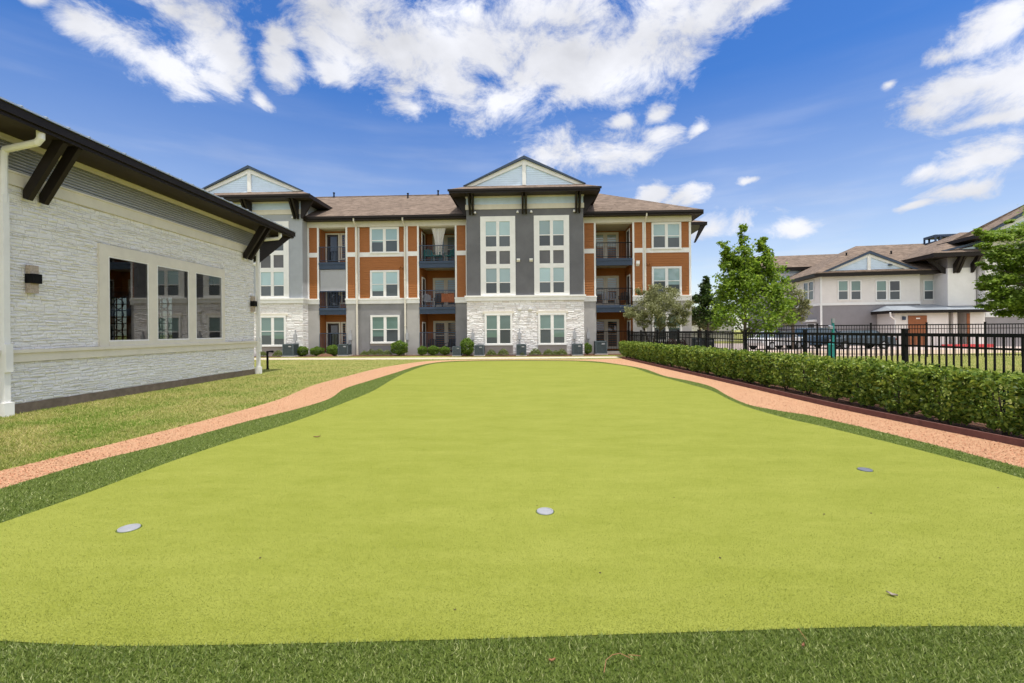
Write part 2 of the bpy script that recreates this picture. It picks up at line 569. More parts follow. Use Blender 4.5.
# bed under the hedge
hb = [(x + 0.09, y) for x, y in edgeL[::3]]
sheet('hedge_bed', hb + [(8.0, -1.5), (8.0, 27.5), (6.3, 27.5)], 0.0052, M['mulch'])
# beyond the fence
sheet('tan_gravel_strip', [(12.0, 26.5), (19.5, 26.0), (25, 27.5), (34, 29.0), (34, 33.0), (9.5, 33.0), (9.0, 29.5)], 0.005, M['tan'])
sheet('parking_lot', [(9.5, 33.05), (60, 33.05), (60, 48), (16, 52), (14, 44)], 0.0055, M['paving'])
kerb = MB(); kerb.box(34.6, 38.6, 36.5, 36.7, 0.0, 0.26)
o = kerb.build('red_kerb', mat('red_kerb_paint', (0.55, 0.06, 0.06), 0.6, 0.15, 4)); o['kind'] = 'structure'

# edging board along the hedge bed
e = MB()
for i in range(len(edgeL) - 1):
    (x0, y0), (x1, y1) = edgeL[i], edgeL[i + 1]
    d = Vector((x1 - x0, y1 - y0, 0)).normalized(); nn = Vector((-d.y, d.x, 0)) * 0.04
    a = Vector((x0, y0, 0)); b = Vector((x1, y1, 0))
    e.prism([a, a + nn, a + nn + Vector((0, 0, .10)), a + Vector((0, 0, .10))], b - a)
tag(e.build('garden_edging', mat('stained_timber', (0.13, 0.055, 0.045), 0.8, 0.25, 8, 0.004, 30)), 'dark red timber edging board between gravel path and hedge bed', 'edging')

# ---- grass blades
M['blade_dark'] = island_mat('dark_turf_blades', [(0.054, 0.093, 0.013), (0.139, 0.201, 0.030), (0.268, 0.331, 0.080), (0.093, 0.147, 0.020), (0.446, 0.474, 0.197)], 0.5, 0.35)
M['blade_green'] = island_mat('putting_turf_fibres', [(0.125, 0.16, 0.014), (0.215, 0.25, 0.034), (0.315, 0.34, 0.08), (0.17, 0.205, 0.022)], 0.6, 0.25)
M['blade_lawn'] = island_mat('lawn_blades', [(0.22, 0.26, 0.045), (0.32, 0.34, 0.08), (0.48, 0.42, 0.16), (0.60, 0.50, 0.24), (0.18, 0.23, 0.038)], 0.6, 0.4, spec=0.15, big=(0.15, 0.26, 0.03), bigscale=0.8)
garr, farr = np.array(green), np.array(fringe)


def scatter(x0, x1, y0, y1, n):
    return np.stack([rng.uniform(x0, x1, n), rng.uniform(y0, y1, n)], 1)


p = scatter(-3.6, 3.6, 1.55, 2.75, 150000)
p = p[(p[:, 1] > np.abs(p[:, 0]) * 0.8 * 0.78)]
p = p[~inside(green, p)]
p2 = np.concatenate([scatter(-6.2, 6.4, -0.6, 1.6, 60000), scatter(-6.0, -3.0, 1.5, 3.9, 26000), scatter(3.2, 6.4, 1.5, 4.2, 26000)])
p2 = p2[inside(fringe, p2) & ~inside(green, p2)]
p = np.concatenate([p, p2])
o = blades('turf_border_grass', p, 0.019, 0.0066, M['blade_dark'], 0.008, 1.0)
tag(o, 'dark green artificial grass across the front of the green', 'grass')
# side strips: density falls with distance


def perspective(n, y0, y1, k, wid, bias=1.0):
    yy = y0 * (y1 / y0) ** (rng.uniform(0, 1, n) ** bias)
    return np.stack([rng.uniform(-wid, wid, n) * yy + k, yy], 1)


q = perspective(420000, 3.0, 26.5, 0, 1.35)
q = q[inside(fringe, q) & ~inside(green, q)]
o = blades('turf_border_grass', q, 0.022, 0.009, M['blade_dark'], 0.008, 1.0)
tag(o, 'dark green artificial grass band along both sides of the green', 'grass')
# short fibres of the near putting green
n = 330000                                           # density falls smoothly with distance
yy = 2.2 * (14.0 / 2.2) ** (rng.uniform(0, 1, n) ** 1.5)
q = np.stack([rng.uniform(-1.25, 1.25, n) * yy, yy], 1)
q = q[inside(green, q)]
o = blades('putting_green_pile', q, 0.007, 0.0036, M['blade_green'], 0.011, 1.1)
tag(o, 'short yellow green pile of the putting green', 'turf')
# lawn between clubhouse and path, and far lawn
gv = gravel
q = perspective(520000, 3.6, 31, 0, 1.35)
q = q[~inside(gv, q)]
q = q[~((q[:, 0] > 6) & (q[:, 0] < 8.0) & (q[:, 1] < 27.6)) & ~((q[:, 1] > 26.3) & (q[:, 0] > 8.5))]
bw = np.array(bed); sw = [ground(200, 359.9), ground(512, 358.9), ground(622, 358.0), ground(622, 356.5), ground(512, 357.2), ground(200, 358.3)]
q = q[~inside(bed, q) & ~inside(sw, q)]
q = q[~((q[:, 0] < -10.0) & (q[:, 1] < 17.9))]
o = blades('lawn_grass', q, 0.04, 0.014, M['blade_lawn'], 0.0, 0.9)
tag(o, 'pale green and straw coloured lawn grass', 'grass')

# loose stones of the gravel path near the camera
q = perspective(240000, 3.8, 24, 0, 1.3, 1.15)
q = q[inside(gravel, q) & ~inside(fringe, q)]
c3 = np.concatenate([q, np.full((len(q), 1), 0.01)], 1)
o = mesh_np('gravel', leaf_verts(c3, 0.017, 0.013, 1.6), 4, island_mat('gravel_stones', [(0.36, 0.155, 0.08), (0.47, 0.22, 0.12), (0.56, 0.31, 0.19), (0.42, 0.185, 0.095)], 0.9, 0.0))
tag(o, 'loose red gravel stones on the winding path', 'gravel', kind='stuff')


# ---- things lying on the green
def disc(name, px, py, r, m, label):
    x, y = ground(px, py)
    r_ = empty(name, (x, y, 0.012))
    tag(r_, label, 'golf hole', 'golf holes on the putting green')
    g_ = MB(); g_.lathe([(r * 1.0, .0012), (r * 1.13, .0018), (r * 1.16, .0005)], 24); g_.build('cut_edge', M['fringe_turf'], r_)
    MB().lathe([(r * 0.86, 0.004), (r * 0.86, 0.008), (r, 0.010), (r * 1.02, 0.0)], 24).build('rim', m, r_, True)
    d = MB(); d.lathe([(0.001, 0.0035), (r * 0.5, 0.0045), (r * 0.84, 0.006), (r * 0.87, 0.005)], 24).build('cover', m, r_, True)


M['cup_white'] = mat('white_plastic', (0.27, 0.275, 0.295), 0.4, 0.06, 20)
M['cup_shaded'] = mat('shaded_plastic', (0.12, 0.127, 0.155), 0.5, 0.15, 20)  # grey stands in for the shade inside the right-hand cup
disc('golf_hole', 129, 530, 0.074, M['cup_white'], 'pale round golf hole cover nearest the left turf edge of the green')
disc('golf_hole', 545, 513, 0.072, M['cup_white'], 'small white golf hole cup near the middle of the green')
disc('golf_hole', 865, 471, 0.068, M['cup_shaded'], 'grey shaded golf hole on the right side of the green')


def leaf_thing(px, py, L, rz, label, col):
    x, y = ground(px, py)
    b = MB(); n = 7
    for i in range(n - 1):
        a0, a1 = i / (n - 1), (i + 1) / (n - 1)
        w0, w1 = math.sin(math.pi * a0) * L * .2 + .0006, math.sin(math.pi * a1) * L * .2 + .0006
        z0, z1 = .012 + .018 * abs(a0 - .5), .012 + .018 * abs(a1 - .5)
        x0, x1 = (a0 - .5) * L, (a1 - .5) * L
        for sgn in (1, -1):
            b.quad((x0, 0, z0 - .004), (x1, 0, z1 - .004), (x1, sgn * w1, z1 + .004), (x0, sgn * w0, z0 + .004))
    o = b.build('fallen_leaf', mat('dry_leaf', col, 0.8, 0.2, 30))
    o.location = (x, y, 0.008); o.rotation_euler = (0, 0, rz)
    tag(o, label, 'leaf')


leaf_thing(892, 598, 0.055, -0.9, 'grey brown curled leaf lying on the right foreground of the green', (0.30, 0.25, 0.22))
leaf_thing(317, 438, 0.10, 0.4, 'small brown leaf lying on the green near its left turf band', (0.20, 0.10, 0.05))
leaf_thing(803, 650, 0.03, 0.7, 'orange brown leaf scrap in the dark turf at right foreground', (0.26, 0.13, 0.07))
leaf_thing(552, 665, 0.035, 0.2, 'small orange leaf in the dark turf at the bottom centre', (0.30, 0.14, 0.07))


sm_ = MB()
for k in range(5):
    a0, a1 = k * 1.2566, (k + 1) * 1.2566
    sm_.poly([(0, 0, .012), (.011 * math.cos(a0), .007 * math.sin(a0), .006), (.011 * math.cos(a1), .007 * math.sin(a1), .006)])
sm_o = sm_.build('leaf_scrap', mat('leaf_litter', (0.07, 0.045, 0.025), 0.9, 0.3, 60))
for k, (px, py) in enumerate(((537, 507), (674, 499), (998, 489), (871, 515), (824, 516), (318, 440), (388, 470), (600, 575), (260, 560), (720, 560), (940, 560), (455, 612))):
    o = sm_o if k == 0 else copy_tree(sm_o)
    o.location = (*ground(px, py), 0.010); o.rotation_euler = (0, 0, k * .9); o.scale = [.7 + .08 * (k % 5)] * 3
    tag(o, 'tiny dark scrap of leaf litter lying on the putting green', 'leaf scrap', 'tiny leaf scraps scattered on the green')


def twig(pts, label):
    b = MB(); b.tube([(*ground(x, y), 0.034 + 0.004 * (i % 2)) for i, (x, y) in enumerate(pts)], [.0014] * (len(pts) - 1) + [.0008], 5)
    tag(b.build('twig', mat('twig_bark', (0.30, 0.14, 0.07), 0.8, 0.2, 20)), label, 'twig')


twig([(604, 680), (606, 668), (612, 662), (620, 661), (628, 664), (634, 668)], 'thin orange twig curved like an arch in the bottom turf')
twig([(628, 662), (634, 663), (641, 663)], 'short straight orange twig beside the arched one')
twig([(798, 635), (802, 641), (807, 647)], 'thin straw coloured twig standing out of the right foreground turf')

# ================================================================== CLUBHOUSE
XW = -10.05
YA, YB = 8.55, 17.72


def Cw(px, py, X=XW):
    u, v = ray(px, py)
    t = X / u
    return t, EYE + v * t


club = empty('clubhouse', (-14.5, 13.4, 0))
tag(club, 'single storey clubhouse in white stacked stone with dark brown eaves and three windows', 'building')


def cpart(mb, name, m, parent=club, smooth=False):
    o = mb.build(name, m, parent, smooth)
    if parent is club:
        o.location = (14.5, -13.4, 0)
    return o


def stone(mb, s0, s1, z0, z1, holes, put, hs=(.04, .05, .06, .07, .085), ls=(.08, .34), depth=(0.002, 0.026), gap=0.0008, jit=.008):
    """ledge stone: irregular courses of rough blocks; put(s, z, d) maps to 3D"""
    z = z0
    while z < z1 - 0.02:
        h = min(random.choice(hs), z1 - z)
        if z1 - (z + h) < 0.04: h = z1 - z
        s = s0 - random.uniform(0, .3)
        while s < s1:
            l = random.uniform(*ls)
            segs = [(max(s, s0), min(s + l, s1))]
            for (a, b, c, d) in holes:
                if z + h > c + .01 and z < d - .01:
                    ns = []
                    for (p0, p1) in segs:
                        if p1 <= a or p0 >= b: ns.append((p0, p1)); continue
                        if p0 < a: ns.append((p0, a))
                        if p1 > b: ns.append((b, p1))
                    segs = ns
            for (p0, p1) in segs:
                if p1 - p0 < .03: continue
                d = random.uniform(*depth); i = len(mb.v); z_, h_ = z, h; z, h = z + random.uniform(-jit, jit), h + random.uniform(-jit, jit); g = gap; q = min(.011, h * .18)
                ja = [random.uniform(-.009, .009) for _ in range(10)]
                jz = [random.uniform(-.006, .006) for _ in range(4)]
                B = [(p0 + g, z + g), (p1 - g, z + g), (p1 - g, z + h - g), (p0 + g, z + h - g)]
                Fq = [(p0 + g + q, z + g + q + jz[0]), (p1 - g - q, z + g + q + jz[1]), (p1 - g - q, z + h - g - q + jz[2]), (p0 + g + q, z + h - g - q + jz[3])]
                mb.v += [put(a, b, -.004) for a, b in B]
                mb.v += [put(a, b, max(.002, d - .005 + ja[k])) for k, (a, b) in enumerate(Fq)]
                zc = z + h / 2
                mb.v += [put(p0 + (p1 - p0) * (.3 + ja[5] * 8), zc + jz[1], d + .004 + ja[6]), put(p0 + (p1 - p0) * (.7 + ja[7] * 8), zc + jz[2], d + .004 + ja[8])]
                for k in range(4):
                    j = (k + 1) % 4
                    mb.f.append((i + k, i + j, i + 4 + j, i + 4 + k)); mb.m.append(mb.cur)
                a, b, c_, dd, e1, e2 = i + 4, i + 5, i + 6, i + 7, i + 8, i + 9
                for f in ((a, b, e2, e1), (b, c_, e2), (c_, dd, e1, e2), (dd, a, e1)):
                    mb.f.append(f); mb.m.append(mb.cur)
                z, h = z_, h_
            s += l
        z += h


# measured levels
z_pl = 0.20
z_b0 = Cw(8.8, 362.5)[1]; z_b1 = Cw(8.8, 350.0)[1]
z_f0, z_f1, z_c1, z_s = 4.61, 4.88, 5.46, 5.58
W = []                                              # window openings (Y0, Y1)
for a, b in ((106.4, 147.0), (155.2, 187.4), (194.0, 220.8)):
    W.append((Cw(a, 300)[0], Cw(b, 300)[0]))
zw0, zw1 = Cw(107.5, 341.6)[1], Cw(107.5, 256.0)[1]
tY0, tY1 = Cw(97.3, 300)[0], Cw(223.2, 300)[0]
tz1 = Cw(97.2, 243)[1]

wall = MB()
ys = [YA] + [q for w in W for q in w] + [YB]
for i in range(0, len(ys) - 1, 2):                  # piers
    wall.box(XW - .25, XW, ys[i], ys[i + 1], 0, 5.6)
for (a, b) in W:
    wall.box(XW - .25, XW, a, b, 0, zw0); wall.box(XW - .25, XW, a, b, zw1, 5.6)
# end wall with two narrow windows, near end wall, back wall
E = [(-15.45, -14.8), (-13.7, -13.05)]
xs = [-19.0] + [q for w in E for q in w] + [XW - .25]
for i in range(0, len(xs) - 1, 2):
    wall.box(xs[i], xs[i + 1], YB - .25, YB, 0, 5.6)
for a, b in E:
    wall.box(a, b, YB - .25, YB, 0, 1.25); wall.box(a, b, YB - .25, YB, 3.0, 5.6)
wall.box(-19.0, XW - .25, YA, YA + .25, 0, 5.6)
wall.box(-19.25, -19.0, YA, YB, 0, 5.6)
cpart(wall, 'wall', M['mortar'])
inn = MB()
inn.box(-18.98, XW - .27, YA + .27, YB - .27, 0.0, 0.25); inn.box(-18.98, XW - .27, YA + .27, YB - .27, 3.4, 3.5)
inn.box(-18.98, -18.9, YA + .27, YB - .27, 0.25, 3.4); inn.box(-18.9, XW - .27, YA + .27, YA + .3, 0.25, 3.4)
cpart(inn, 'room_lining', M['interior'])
st = MB()
put = lambda s, z, d: (XW + d, s, z + .011 * math.sin(s * 2.1 + z * 3) + .007 * math.sin(s * 6.3 + z * 9) + .005 * math.sin(s * 15 - z * 21))
stone(st, YA, YB, z_pl, z_b0, [], put)
stone(st, YA, YB, z_b1, z_f0, [(tY0 + .02, tY1 - .02, z_b1, tz1 - .02)], put)
stone(st, XW - 6, XW, z_pl, z_f0, [(a, b, 1.25, 3.0) for a, b in [(-15.45, -14.8), (-13.7, -13.05)]], lambda s, z, d: (s, YB + d, z))
cpart(st, 'stone_facing', M['stone'])
b = MB(); b.box(XW, XW + .025, YA, YB, 0, z_pl); b.box(XW - 6, XW, YB, YB + .025, 0, z_pl)
cpart(b, 'plinth', M['plinth'])
b = MB(); b.box(XW, XW + .06, YA, YB + .06, z_b0, z_b1 - .07); b.box(XW, XW + .10, YA, YB + .10, z_b1 - .07, z_b1)
cpart(b, 'sill_band', M['cream_trim'])
b = MB(); b.box(XW, XW + .06, YA, YB + .06, z_f0, z_f1); b.box(XW, XW + .085, YA, YB + .085, z_f1 - .03, z_f1 + .012); b.box(XW - 6, XW, YB, YB + .06, z_f0, z_f1)
cpart(b, 'frieze_band', M['cream_trim'])
b = MB()
zz = z_f1 + .012
while zz < z_c1 - .01:                               # horizontal ribs
    b.prism([(XW, YA, zz), (XW + .03, YA, zz + .014), (XW + .03, YA, zz + .034), (XW, YA, zz + .048)], (0, YB - YA, 0))
    b.prism([(-16, YB, zz), (-16, YB + .03, zz + .014), (-16, YB + .03, zz + .034), (-16, YB, zz + .048)], (6 - .05, 0, 0))
    zz += .065
cpart(b, 'corrugated_panel', M['corrugated'])
b = MB(); b.box(XW, XW + .05, YA, YB + .05, z_c1, z_s); b.box(XW - 6, XW, YB, YB + .05, z_c1, z_s)
cpart(b, 'eave_trim', M['cream_trim'])
XE, YE0, YE1 = -9.15, 7.7, 19.05
b = MB(); b.box(-20, XE + .02, YE0, YE1, z_s, z_s + .05)
cpart(b, 'soffit', M['soffit'])
b = MB(); b.box(XE, XE + .05, YE0, YE1, z_s - .03, 5.70); b.box(XE + .05, XE + .10, YE0, YE1 + .03, 5.62, 5.785); b.box(-20, XE + .0, YE1, YE1 + .05, z_s - .03, 5.74)
b.box(-20, XE, YE0 - .05, YE0, z_s - .03, 5.74)
cpart(b, 'fascia', M['dark_brown'])
b = MB(); b.box(XE + .09, XE + .135, YE0 - .06, YE1 + .06, 5.786, 5.818); cpart(b, 'drip_edge', M['metal_roof'])
rf = MB()
ez, rz_, rx = 5.81, 7.1, -14.6
P = lambda x, y, z: (x, y, z)
rf.poly([P(XE + .13, YE0 - .06, ez), P(XE + .13, YE1 + .06, ez), P(rx, YE1 - 5.3, rz_), P(rx, YE0 + 5.3, rz_)])
rf.poly([P(XE + .13, YE1 + .06, ez), P(-20.1, YE1 + .06, ez), P(rx, YE1 - 5.3, rz_)])
rf.poly([P(XE + .13, YE0 - .06, ez), P(rx, YE0 + 5.3, rz_), P(-20.1, YE0 - .06, ez)])
rf.poly([P(-20.1, YE0 - .06, ez), P(rx, YE0 + 5.3, rz_), P(rx, YE1 - 5.3, rz_), P(-20.1, YE1 + .06, ez)])
rf.poly([P(XE + .13, YE0 - .06, ez - .02), P(-20.1, YE0 - .06, ez - .02), P(-20.1, YE1 + .06, ez - .02), P(XE + .13, YE1 + .06, ez - .02)])
roof = cpart(rf, 'roof', M['metal_roof'])
y = YE0 + .25
while y < YE1:
    sm = MB()
    k = min(1, (y - YE0) / 5.3, (YE1 - y) / 5.3); k = max(k, .05)
    x1 = XE + .13 + (rx - XE - .13) * k; z1 = ez + (rz_ - ez) * k
    sm.prism([(XE + .15, y - .015, ez), (XE + .15, y + .015, ez), (XE + .15, y + .015, ez + .022), (XE + .15, y - .015, ez + .022)], (x1 - XE - .15, 0, z1 - ez))
    y += .45
    sm.build('roof_seam', M['metal_roof'], roof)


def cbracket(y):
    br = MB()
    br.prism([(XW + .06, y - .05, 4.40), (XW + .16, y - .05, 4.36), (XE + .0, y - .05, z_s - .05), (XE - .02, y - .05, z_s), (XE - .22, y - .05, z_s), (XW + .06, y - .05, 4.56)], (0, .10, 0))
    cpart(br, 'eave_bracket', M['dark_brown'])


for y in (9.36, 9.68, 16.98, 17.30):
    cbracket(y)
br = MB(); dg = Vector((.7, 1.0, 0)).normalized(); sd = Vector((-dg.y, dg.x, 0)) * .065
cr = Vector((XW, YB + .12, 0))
pr = [cr - sd + Vector((0, 0, 4.42)), cr - sd + dg * .14 + Vector((0, 0, 4.36)), cr - sd + dg * 1.4 + Vector((0, 0, z_s - .04)), cr - sd + dg * 1.4 + Vector((0, 0, z_s)), cr - sd + dg * .9 + Vector((0, 0, z_s)), cr - sd + Vector((0, 0, 4.95))]
br.prism(pr, sd * 2); cpart(br, 'eave_bracket', M['dark_brown'])
br = MB(); br.prism([(p + Vector((-.32, .1, 0))) for p in pr], sd * 2); cpart(br, 'eave_bracket', M['dark_brown'])

for (a, b_) in W:
    f = MB()
    for (y0, y1, z0, z1) in ((a, a + .035, zw0, zw1), (b_ - .035, b_, zw0, zw1), (a + .035, b_ - .035, zw0, zw0 + .035), (a + .035, b_ - .035, zw1 - .035, zw1)):
        f.box(XW - .01, XW + .052, y0, y1, z0, z1)
    fr = cpart(f, 'window', M['white_trim'])
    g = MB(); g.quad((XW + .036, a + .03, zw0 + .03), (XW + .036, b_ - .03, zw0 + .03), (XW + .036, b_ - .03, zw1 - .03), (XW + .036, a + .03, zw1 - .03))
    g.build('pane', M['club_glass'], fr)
b = MB()
b.box(XW, XW + .06, tY0, W[0][0], z_b1 - .002, zw1); b.box(XW, XW + .06, W[2][1], tY1, z_b1 - .002, zw1)
b.box(XW, XW + .06, W[0][1], W[1][0], z_b1 - .002, zw1); b.box(XW, XW + .06, W[1][1], W[2][0], z_b1 - .002, zw1)
b.box(XW, XW + .06, tY0, tY1, zw1, tz1)
if zw0 > z_b1: b.box(XW - .1, XW + .07, W[0][0], W[2][1], z_b1 - .004, zw0 + .001)
cpart(b, 'window_surround', M['cream_trim'])
for (a, b_) in E:                                     # lattice grilles in the end windows
    g = MB(); yy = YB - .2
    for k in range(4):
        x = a + (b_ - a) * (k / 3); g.box(x - .016, x + .016, yy, yy + .03, 1.25, 3.0)
    for k in range(8):
        z = 1.25 + 1.75 * k / 7; g.box(a, b_, yy - .003, yy + .027, z - .016, z + .016)
    for k in range(4):
        zc = 1.5 + .42 * k
        pts = [((a + b_) / 2 + .2 * math.cos(t), yy - .015, zc + .2 * math.sin(t)) for t in np.linspace(0, 2 * math.pi, 9)]
        g.tube(pts, .016, 5, False)
    cpart(g, 'lattice_grille', M['black_metal'])
    g = MB(); g.quad((a, YB - .1, 1.25), (b_, YB - .1, 1.25), (b_, YB - .1, 3.0), (a, YB - .1, 3.0))
    cpart(g, 'end_window_pane', M['club_glass'])


def sconce(pxa, pxb, pya, pyb):
    y0, z1 = Cw(pxa, pya, XW + .05); y1, z0 = Cw(pxb, pyb, XW + .05)
    ym = (y0 + y1) / 2; hw = .085
    b = MB(); b.box(XW + .03, XW + .13, ym - hw, ym + hw, z0, z1)
    p_ = cpart(b, 'wall_lamp', M['lamp_amber'])
    zc = z0 + (z1 - z0) * .52; h = (z1 - z0) * .17
    c = MB(); c.box(XW + .028, XW + .19, ym - hw - .012, ym + hw + .012, zc - h, zc + h)
    c.build('lamp_band', M['black_metal'], p_)


sconce(26.5, 34.8, 265, 293.5)
sconce(249.5, 254.8, 296, 312)


def cdown(y, xo):
    b = MB(); x = XW + .09
    b.tube([(XE - .05, y + xo, z_s + .02), (XE - .05, y + xo, z_s - .14), (XE - .12, y + xo, z_s - .22), (x + .05, y, z_s - .34), (x, y, z_s - .46), (x, y, 4.2)], .066, 10)
    b.box(x - .055, x + .055, y - .055, y + .055, .26, 4.35)
    d = cpart(b, 'downspout', M['white_trim'])
    k = MB(); k.box(x - .075, x + .10, y - .065, y + .065, z_b0 - .18, z_b1 + .12); k.build('offset_sleeve', M['white_trim'], d)
    k = MB(); k.box(x - .09, x + .09, y - .09, y + .09, .0, .27); k.build('foot', M['white_trim'], d)


cdown(8.93, -.02)
cdown(17.86, .25)

# black garden post lamp by the clubhouse corner
gx, gy = ground(267.5, 369.5)
gl = empty('garden_lamp', (gx, gy, 0))
tag(gl, 'short black garden post lamp standing in the lawn behind the clubhouse corner', 'lamp')
b = MB(); b.lathe([(.05, 0), (.06, .02), (.045, .06), (.045, .74), (.05, .75), (.05, .8), (.001, .82)], 10); b.build('post', M['black_metal'], gl)
b = MB(); b.tube([(0, 0, .76), (.1, -.01, .79), (.26, -.02, .78)], [.03, .035, .05], 8); b.build('lamp_head', M['black_metal'], gl)
# ================================================================== APARTMENT HOUSE
apt = empty('apartment_house', (AP.ox, AP.oy, 0), -AP.a)
tag(apt, 'three storey apartment house with grey stucco, orange siding, white stone bays and gabled pavilions', 'building')
S = AP.S


def ap(mb, name, m, parent=None, smooth=False):
    return mb.build(name, m, parent or apt, smooth)


def siding(mb, s0, s1, z0, z1, y, step=.165, axis='s', flip=1):
    """lap boards: each tilts out at its lower edge. axis 's' faces -y; axis 'y' runs in depth at s=y, facing flip"""
    z = z0
    while z < z1 - .005:
        t = min(z + step, z1)
        if axis == 's':
            mb.quad((s0, y - .03, z), (s1, y - .03, z), (s1, y - .004, t), (s0, y - .004, t))
            mb.quad((s0, y, z), (s1, y, z), (s1, y - .03, z), (s0, y - .03, z))
        else:
            mb.quad((y + flip * .022, s0, z), (y + flip * .022, s1, z), (y + flip * .004, s1, t), (y + flip * .004, s0, t))
            mb.quad((y, s0, z), (y, s1, z), (y + flip * .022, s1, z), (y + flip * .022, s0, z))
        z = t


def window(parent, s0, s1, z0, z1, y, upper='glass_upper', lower='glass_lower', trim=.10, proud=.05, trim_mat='white_trim', split=.5, dx=.035, wide_mid=.13):
    """double sash window pair facing -y on a wall at y"""
    f = MB(); yf = y - proud
    f.box(s0, s1, yf, y + .02, z1 - trim, z1); f.box(s0 - .02, s1 + .02, yf - .02, y + .02, z0, z0 + trim)
    f.box(s0, s0 + trim, yf, y + .02, z0 + trim, z1 - trim); f.box(s1 - trim, s1, yf, y + .02, z0 + trim, z1 - trim)
    sm = (s0 + s1) / 2
    f.box(sm - wide_mid / 2, sm + wide_mid / 2, yf + .01, y + .02, z0 + trim, z1 - trim)
    zm = z0 + trim + (z1 - z0 - 2 * trim) * split
    for a, b in ((s0 + trim, sm - wide_mid / 2), (sm + wide_mid / 2, s1 - trim)):
        f.box(a, b, yf + .015, y + .02, zm - .025, zm + .025)
        for q0, q1 in ((a, a + dx), (b - dx, b)):
            f.box(q0, q1, yf + .022, y + .02, z0 + trim, zm - .025)
            f.box(q0, q1, yf + .018, y + .02, zm + .025, z1 - trim)
        f.box(a + dx, b - dx, yf + .022, y + .02, z0 + trim, z0 + trim + dx)
        f.box(a + dx, b - dx, yf + .018, y + .02, z1 - trim - dx, z1 - trim)
    fr = ap(f, 'window', M[trim_mat], parent)
    for a, b in ((s0 + trim, sm - wide_mid / 2), (sm + wide_mid / 2, s1 - trim)):
        g = MB(); g.cur = 0
        g.quad((a + dx, y - .006, zm), (b - dx, y - .006, zm), (b - dx, y - .006, z1 - trim), (a + dx, y - .006, z1 - trim))
        g.cur = 1
        bl = random.choice([0, 0, 0, .15, .3, .55])
        if bl and upper != 'glass_dark':
            g.cur = 0; zb_ = zm - (zm - z0 - trim) * bl; g.quad((a + dx, y - .007, zb_), (b - dx, y - .007, zb_), (b - dx, y - .007, zm), (a + dx, y - .007, zm)); g.cur = 1
        g.quad((a + dx, y - .004, z0 + trim), (b - dx, y - .004, z0 + trim), (b - dx, y - .004, zm), (a + dx, y - .004, zm))
        ap(g, 'pane', [M[upper], M[lower]], fr)
    return fr


# ---- levels of the wings
zB0, zB1, zM0, zM1, zF0, zF1 = 3.56, 3.93, 6.81, 7.12, 8.86, 9.24
zTOP = 9.46
cols = [(308, 319.5), (346.3, 357.5), (406.8, 419.5), (455.5, 468), (583, 596.3), (633, 644.8)]
cols = [(S(a), S(b)) for a, b in cols]
bays = [(S(357.5), S(406.8)), (S(644.8), S(692.2))]
balc = [(S(319.5), S(346.3)), (S(419.5), S(455.5)), (S(596.3), S(633))]
sL, sR = S(308) - 1.0, S(692.2)
REC = .12

core = MB()
for a, b in cols:
    core.box(a, b, .03, 9.0, 0, zF0)
for a, b in bays:
    core.box(a, b, REC + .03, 9.0, 0, zF0)
for a, b in balc:
    core.box(a, b, .97 if a < S(400) else 2.4, 9.0, 0, zF0)
core.box(sL - 8, sR, .06, 9.0, zF0, zTOP)
core.box(S(468), S(583), .5, 9.0, 0, zF0)
core.box(sL - 8, sL + 1.0, .5, 9.0, 0, zF0)
ap(core, 'wall', M['grey_stucco'])
# stucco plinth storeys in front
for i, (a, b) in enumerate(cols):
    mb = MB(); mb.box(a, b, .0, .03, 0, zB0)
    ap(mb, 'stucco_pier', M['pale_stucco'] if i != 3 else M['grey_stucco'])
for a, b in bays:
    mb = MB(); mb.box(a, b, REC, REC + .03, 0, zB0)
    ap(mb, 'stucco_panel', M['grey_stucco'] if a < 0 else M['pale_stucco'])
# belts, mid bands, friezes and corner boards
for a, b in cols:
    belt = MB(); mid = MB(); tr = MB()
    belt.box(a - .02, b + .02, -.07, .03, zB0, zB1 - .1); belt.box(a - .04, b + .04, -.11, .03, zB1 - .1, zB1)
    mid.box(a, b, -.03, .03, zM0, zM1)
    for z0, z1 in ((zB1, zM0), (zM1, zF0)):
        tr.box(a, a + .12, -.028, .03, z0, z1); tr.box(b - .12, b, -.028, .03, z0, z1)
    ap(belt, 'belt_course', M['white_trim']); ap(mid, 'mid_band', M['white_trim']); ap(tr, 'corner_board', M['white_trim'])
for a, b in bays:
    belt = MB(); mid = MB(); tr = MB()
    belt.box(a, b, REC - .07, REC + .03, zB0, zB1 - .1); belt.box(a, b, REC - .11, REC + .03, zB1 - .1, zB1)
    mid.box(a, b, REC - .03, REC + .03, zM0, zM1)
    for z0, z1 in ((zB1, zM0), (zM1, zF0)):
        tr.box(a + .0, a + .14, REC - .028, REC + .03, z0, z1); tr.box(b - .14, b, REC - .028, REC + .03, z0, z1)
    ap(belt, 'belt_course', M['white_trim']); ap(mid, 'mid_band', M['white_trim']); ap(tr, 'corner_board', M['white_trim'])
for s0, s1 in ((sL, S(468)), (S(583), sR)):
    fz = MB(); fz.box(s0, s1, -.03, .06, zF0, zF1)
    ap(fz, 'frieze', M['cream_trim'])
for a, b in cols:
    for z0, z1 in ((zB1, zM0), (zM1, zF0)):
        mb = MB(); siding(mb, a + .12, b - .12, z0, z1, .01); ap(mb, 'siding_panel', M['orange_siding'])
for a, b in bays:
    for z0, z1 in ((zB1, zM0), (zM1, zF0)):
        mb = MB(); siding(mb, a + .14, b - .14, z0, z1, REC + .01); ap(mb, 'siding_panel', M['orange_siding'])

